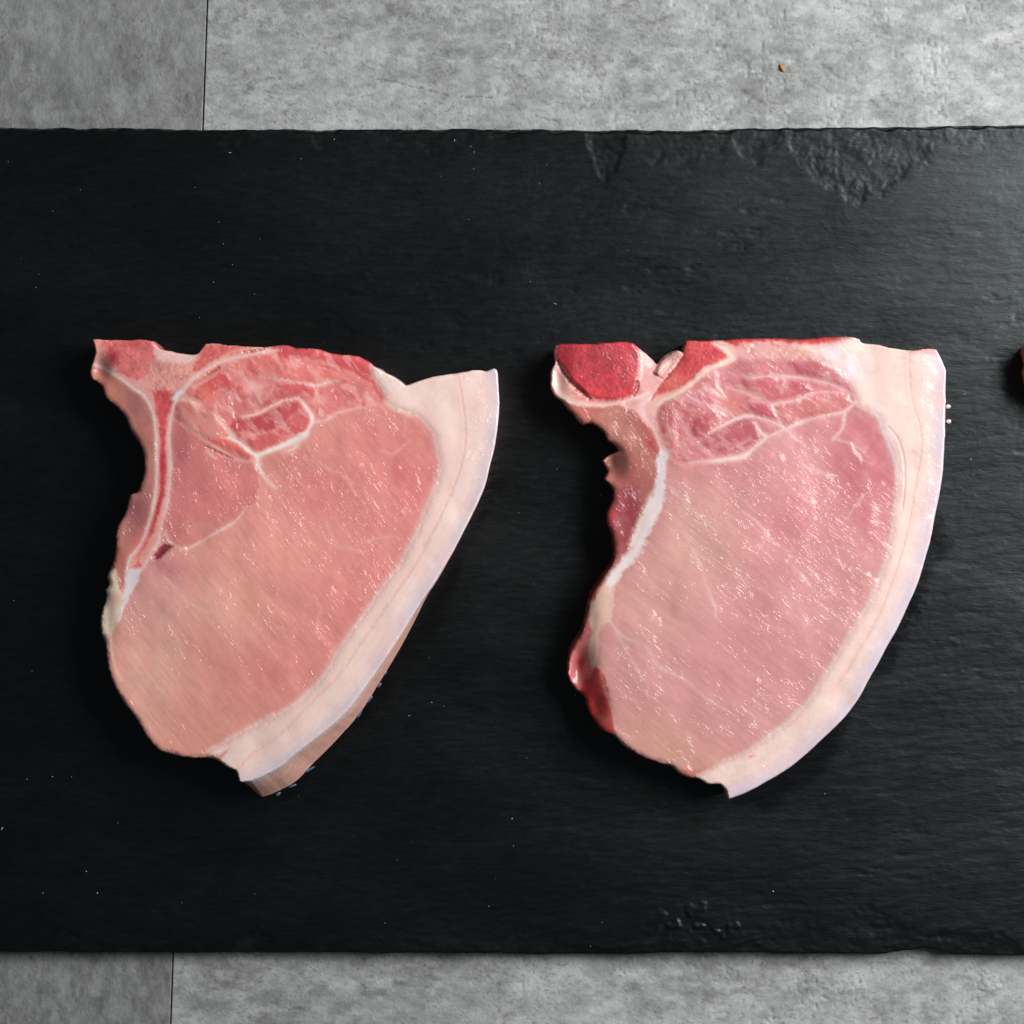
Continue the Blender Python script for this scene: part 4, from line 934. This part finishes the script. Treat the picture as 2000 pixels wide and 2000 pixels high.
    c.wetblob(1590, 1010, 60, 55, 1.3, 0.7); c.wetblob(1480, 960, 110, 70, 0.55, 0.4); c.wetblob(1600, 880, 50, 30, 0.4); c.wetblob(1740, 1100, 40, 300, -0.45, 0.2); c.wetblob(1680, 850, 60, 90, -0.6); c.wetblob(1280, 1150, 90, 90, -0.25)
    c.wetblob(1805, 880, 22, 210, 0.9); c.wetblob(1500, 1160, 120, 100, 0.25)
    c.wet = np.clip(c.wet, 0.03, 2.2)
    c.lift(1500, 1080, 220, 260, 0.0010); c.lift(1195, 905, 22, 30, -0.006); c.lift(1130, 1310, 26, 60, -0.007); c.lift(1160, 1390, 22, 40, -0.004); c.lift(1150, 1190, 16, 70, -0.0015); c.lift(1090, 740, 16, 40, -0.002); c.lift(1290, 690, 26, 22, -0.003)
    c.lift(1225, 985, 50, 80, -0.0012); c.lift(1430, 790, 150, 90, 0.0004)
    flare = [(1827, 682, -3), (1846, 760, -4), (1834, 968, -4), (1755, 1222, -4), (1650, 1399, -4), (1484, 1534, -3), (1423, 1561, -2), (1382, 1530, -3), (1234, 1465, -2), (1111, 1310, 2), (1177, 1130, 2), (1199, 970, -3), (1100, 784, -4), (1085, 674, -3), (1236, 670, -1), (1340, 666, -1), (1500, 660, 1), (1618, 658, 2), (1713, 673, 1)]
    c.col *= np.where((c.lab == fat)[..., None], np.array([0.92, 0.86, 0.87]), np.array([0.93, 0.98, 0.98])) * (1 + isl[..., None] * np.array([0, 0.10, 0.06]))
    return c.build('pork_chop', 'raw pork chop with round dark red vertebra bone at its upper left corner', 'pork chops on the slate board', flare, rl, rind, (170, 54, 54), ((228, 214, 220), (206, 168, 164)))

ch1 = left_chop()
ch2 = right_chop()

# a third chop, cut by the right side of the photograph
def copy_tree(o, parent=None):
    n = o.copy(); C.objects.link(n)
    if parent: n.parent = parent
    for ch in list(o.children): copy_tree(ch, n)
    return n
ch3 = copy_tree(ch2)
ch3.rotation_euler.z = math.radians(12)
_ca, _sa = math.cos(math.radians(12)), math.sin(math.radians(12))
_q = []
for _c in [c for o_ in ch2.children for c in [o_] + list(o_.children)]:
    _v = np.empty(len(_c.data.vertices) * 3, np.float32); _c.data.vertices.foreach_get('co', _v); _v = _v.reshape(-1, 3)
    _q.append(_v[_v[:, 2] > 0.012])
_q = np.vstack(_q); _rx = _q[:, 0] * _ca - _q[:, 1] * _sa; _ry = _q[:, 0] * _sa + _q[:, 1] * _ca
_k = int(np.argmin(_rx))
ch3.location.x = (2011 - 1000) * S * 0.9795 - float(_rx[_k])
ch3.location.y = (1000 - 686) * S * 0.9795 - float(_ry[_k])
tag(ch3, 'pork chop cut off by the right edge of the photo, only a red corner showing', 'pork chop', 'pork chops on the slate board')

# ------------------------------------------------------------------ small crumbs
def chip_mesh(name, mat, lx, ly, lz, seed, n=9):
    r = np.random.RandomState(seed)
    V = []; F = []
    for ring, (zz, sc) in enumerate(((0.0, 0.9), (0.45, 1.05), (0.85, 0.75))):
        for k in range(n):
            a = 2 * math.pi * k / n; q = sc * r.uniform(0.8, 1.15)
            V.append((lx * q * math.cos(a), ly * q * math.sin(a), lz * zz * r.uniform(0.85, 1.1)))
    V.append((0, 0, lz)); V.append((0, 0, 0))
    f4 = [(ri * n + k, ri * n + (k + 1) % n, (ri + 1) * n + (k + 1) % n, (ri + 1) * n + k) for ri in range(2) for k in range(n)]
    f3 = [(2 * n + k, 2 * n + (k + 1) % n, 3 * n) for k in range(n)] + [((k + 1) % n, k, 3 * n + 1) for k in range(n)]
    return make_mesh(name, np.array(V), [np.array(f4), np.array(f3)], mat)
M_CRUMB = plain('brown_crumb', tuple(lin((176, 122, 62))), 0.6)
M_FATBIT = plain('fat_bit', tuple(lin((220, 208, 204))), 0.35)
o = obj('crumb', chip_mesh('crumb', M_CRUMB, 9 * S, 3.4 * S, 4 * S, 3))
o.location = ((1527 - 1000) * S * KT, (1000 - 133) * S * KT, 0.00005); o.rotation_euler.z = math.radians(-62)
tag(o, 'tiny brown crumb lying on the bright grey tile above the slate', 'crumb')
for k, (x, y, lb) in enumerate(((1851, 794, 'upper of two tiny fat crumbs beside the outer edge of the red-boned chop'), (1852, 823, 'lower of two tiny fat crumbs beside the outer edge of the red-boned chop'))):
    o = obj('fat_crumb', chip_mesh('fat_crumb', M_FATBIT, 5.5 * S, 4.5 * S, 6 * S, 10 + k))
    o.location = ((x - 1000) * S, (1000 - y) * S, ZS + 0.00002)
    tag(o, lb, 'fat crumb', 'fat crumbs beside the right chop')

# bluish flakes whose colour paints water glints at the foot of the brown rind
M_GLINT = plain('blue_grey_glint', tuple(lin((70, 98, 124))), 0.3)
_r = np.random.RandomState(3)
for k, (x, y, l, w) in enumerate(((776, 1266, 11, 3), (752, 1314, 7, 4), (741, 1338, 6, 4), (722, 1366, 10, 3), (702, 1393, 11, 4), (676, 1421, 7, 4), (649, 1450, 6, 3), (603, 1504, 13, 3), (571, 1535, 9, 3), (543, 1551, 6, 4))):
    o = obj('glint_flake', chip_mesh('glint_flake', M_GLINT, l * S, w * 0.8 * S, 4 * S, 30 + k, 7), ch1)
    o.location = ((x - 1000) * S - ch1.location.x, (1000 - y) * S - ch1.location.y, 0.0)
    o.rotation_euler.z = math.radians((54 if y < 1430 else 38) + _r.uniform(-14, 14))

# specks of dust and lint on the slate
M_DUST = plain('pale_dust', tuple(lin((178, 182, 182))), 0.8)
def dust():
    r = np.random.RandomState(12)
    pts = [(169, 1702, 3), (84, 1744, 3), (190, 1744, 3), (4, 1618, 4), (53, 1522, 2), (102, 1517, 2), (230, 1607, 2), (498, 1746, 2), (449, 298, 4), (588, 310, 2.5), (653, 272, 2), (888, 274, 2.5), (919, 286, 2), (926, 297, 2.5), (925, 330, 2.5), (862, 345, 2), (1054, 358, 2), (1084, 593, 3),
           (1000, 1599, 3), (1003, 1652, 2.5), (955, 1770, 2.5), (1153, 1848, 2), (1510, 1741, 3), (1884, 770, 3), (1896, 897, 3), (1446, 393, 2), (1700, 427, 2), (757, 1276, 3), (1173, 967, 3), (799, 1398, 2), (843, 1372, 2), (1124, 1357, 4), (427, 434, 2), (436, 476, 2), (417, 551, 2), (381, 366, 2), (157, 371, 2), (103, 412, 2), (70, 561, 2), (1611, 1550, 3)]
    pts += [(r.uniform(0, 2000), r.uniform(300, 1820), r.uniform(0.8, 1.7)) for _ in range(110)]
    V = []; F = []
    for x, y, s in pts:
        s *= S * 0.62; a = r.uniform(0, 6.28); e = r.uniform(1.0, 2.0)
        b = len(V); cx, cy = (x - 1000) * S, (1000 - y) * S
        for k in range(5):
            t = a + k * 1.2566; rr = s * r.uniform(0.7, 1.2)
            ux, uy = rr * e * math.cos(t), rr / e * math.sin(t)
            V.append((cx + ux * math.cos(a) - uy * math.sin(a), cy + ux * math.sin(a) + uy * math.cos(a), ZS - 0.0002))
        V.append((cx, cy, ZS + 0.00022 + s * 0.7))
        F += [(b + k, b + (k + 1) % 5, b + 5) for k in range(5)]
    me = make_mesh('dust_specks', np.array(V), np.array(F), M_DUST)
    tag(obj('dust_specks', me), 'pale specks of dust and lint scattered over the black slate', 'dust', kind='stuff')
dust()
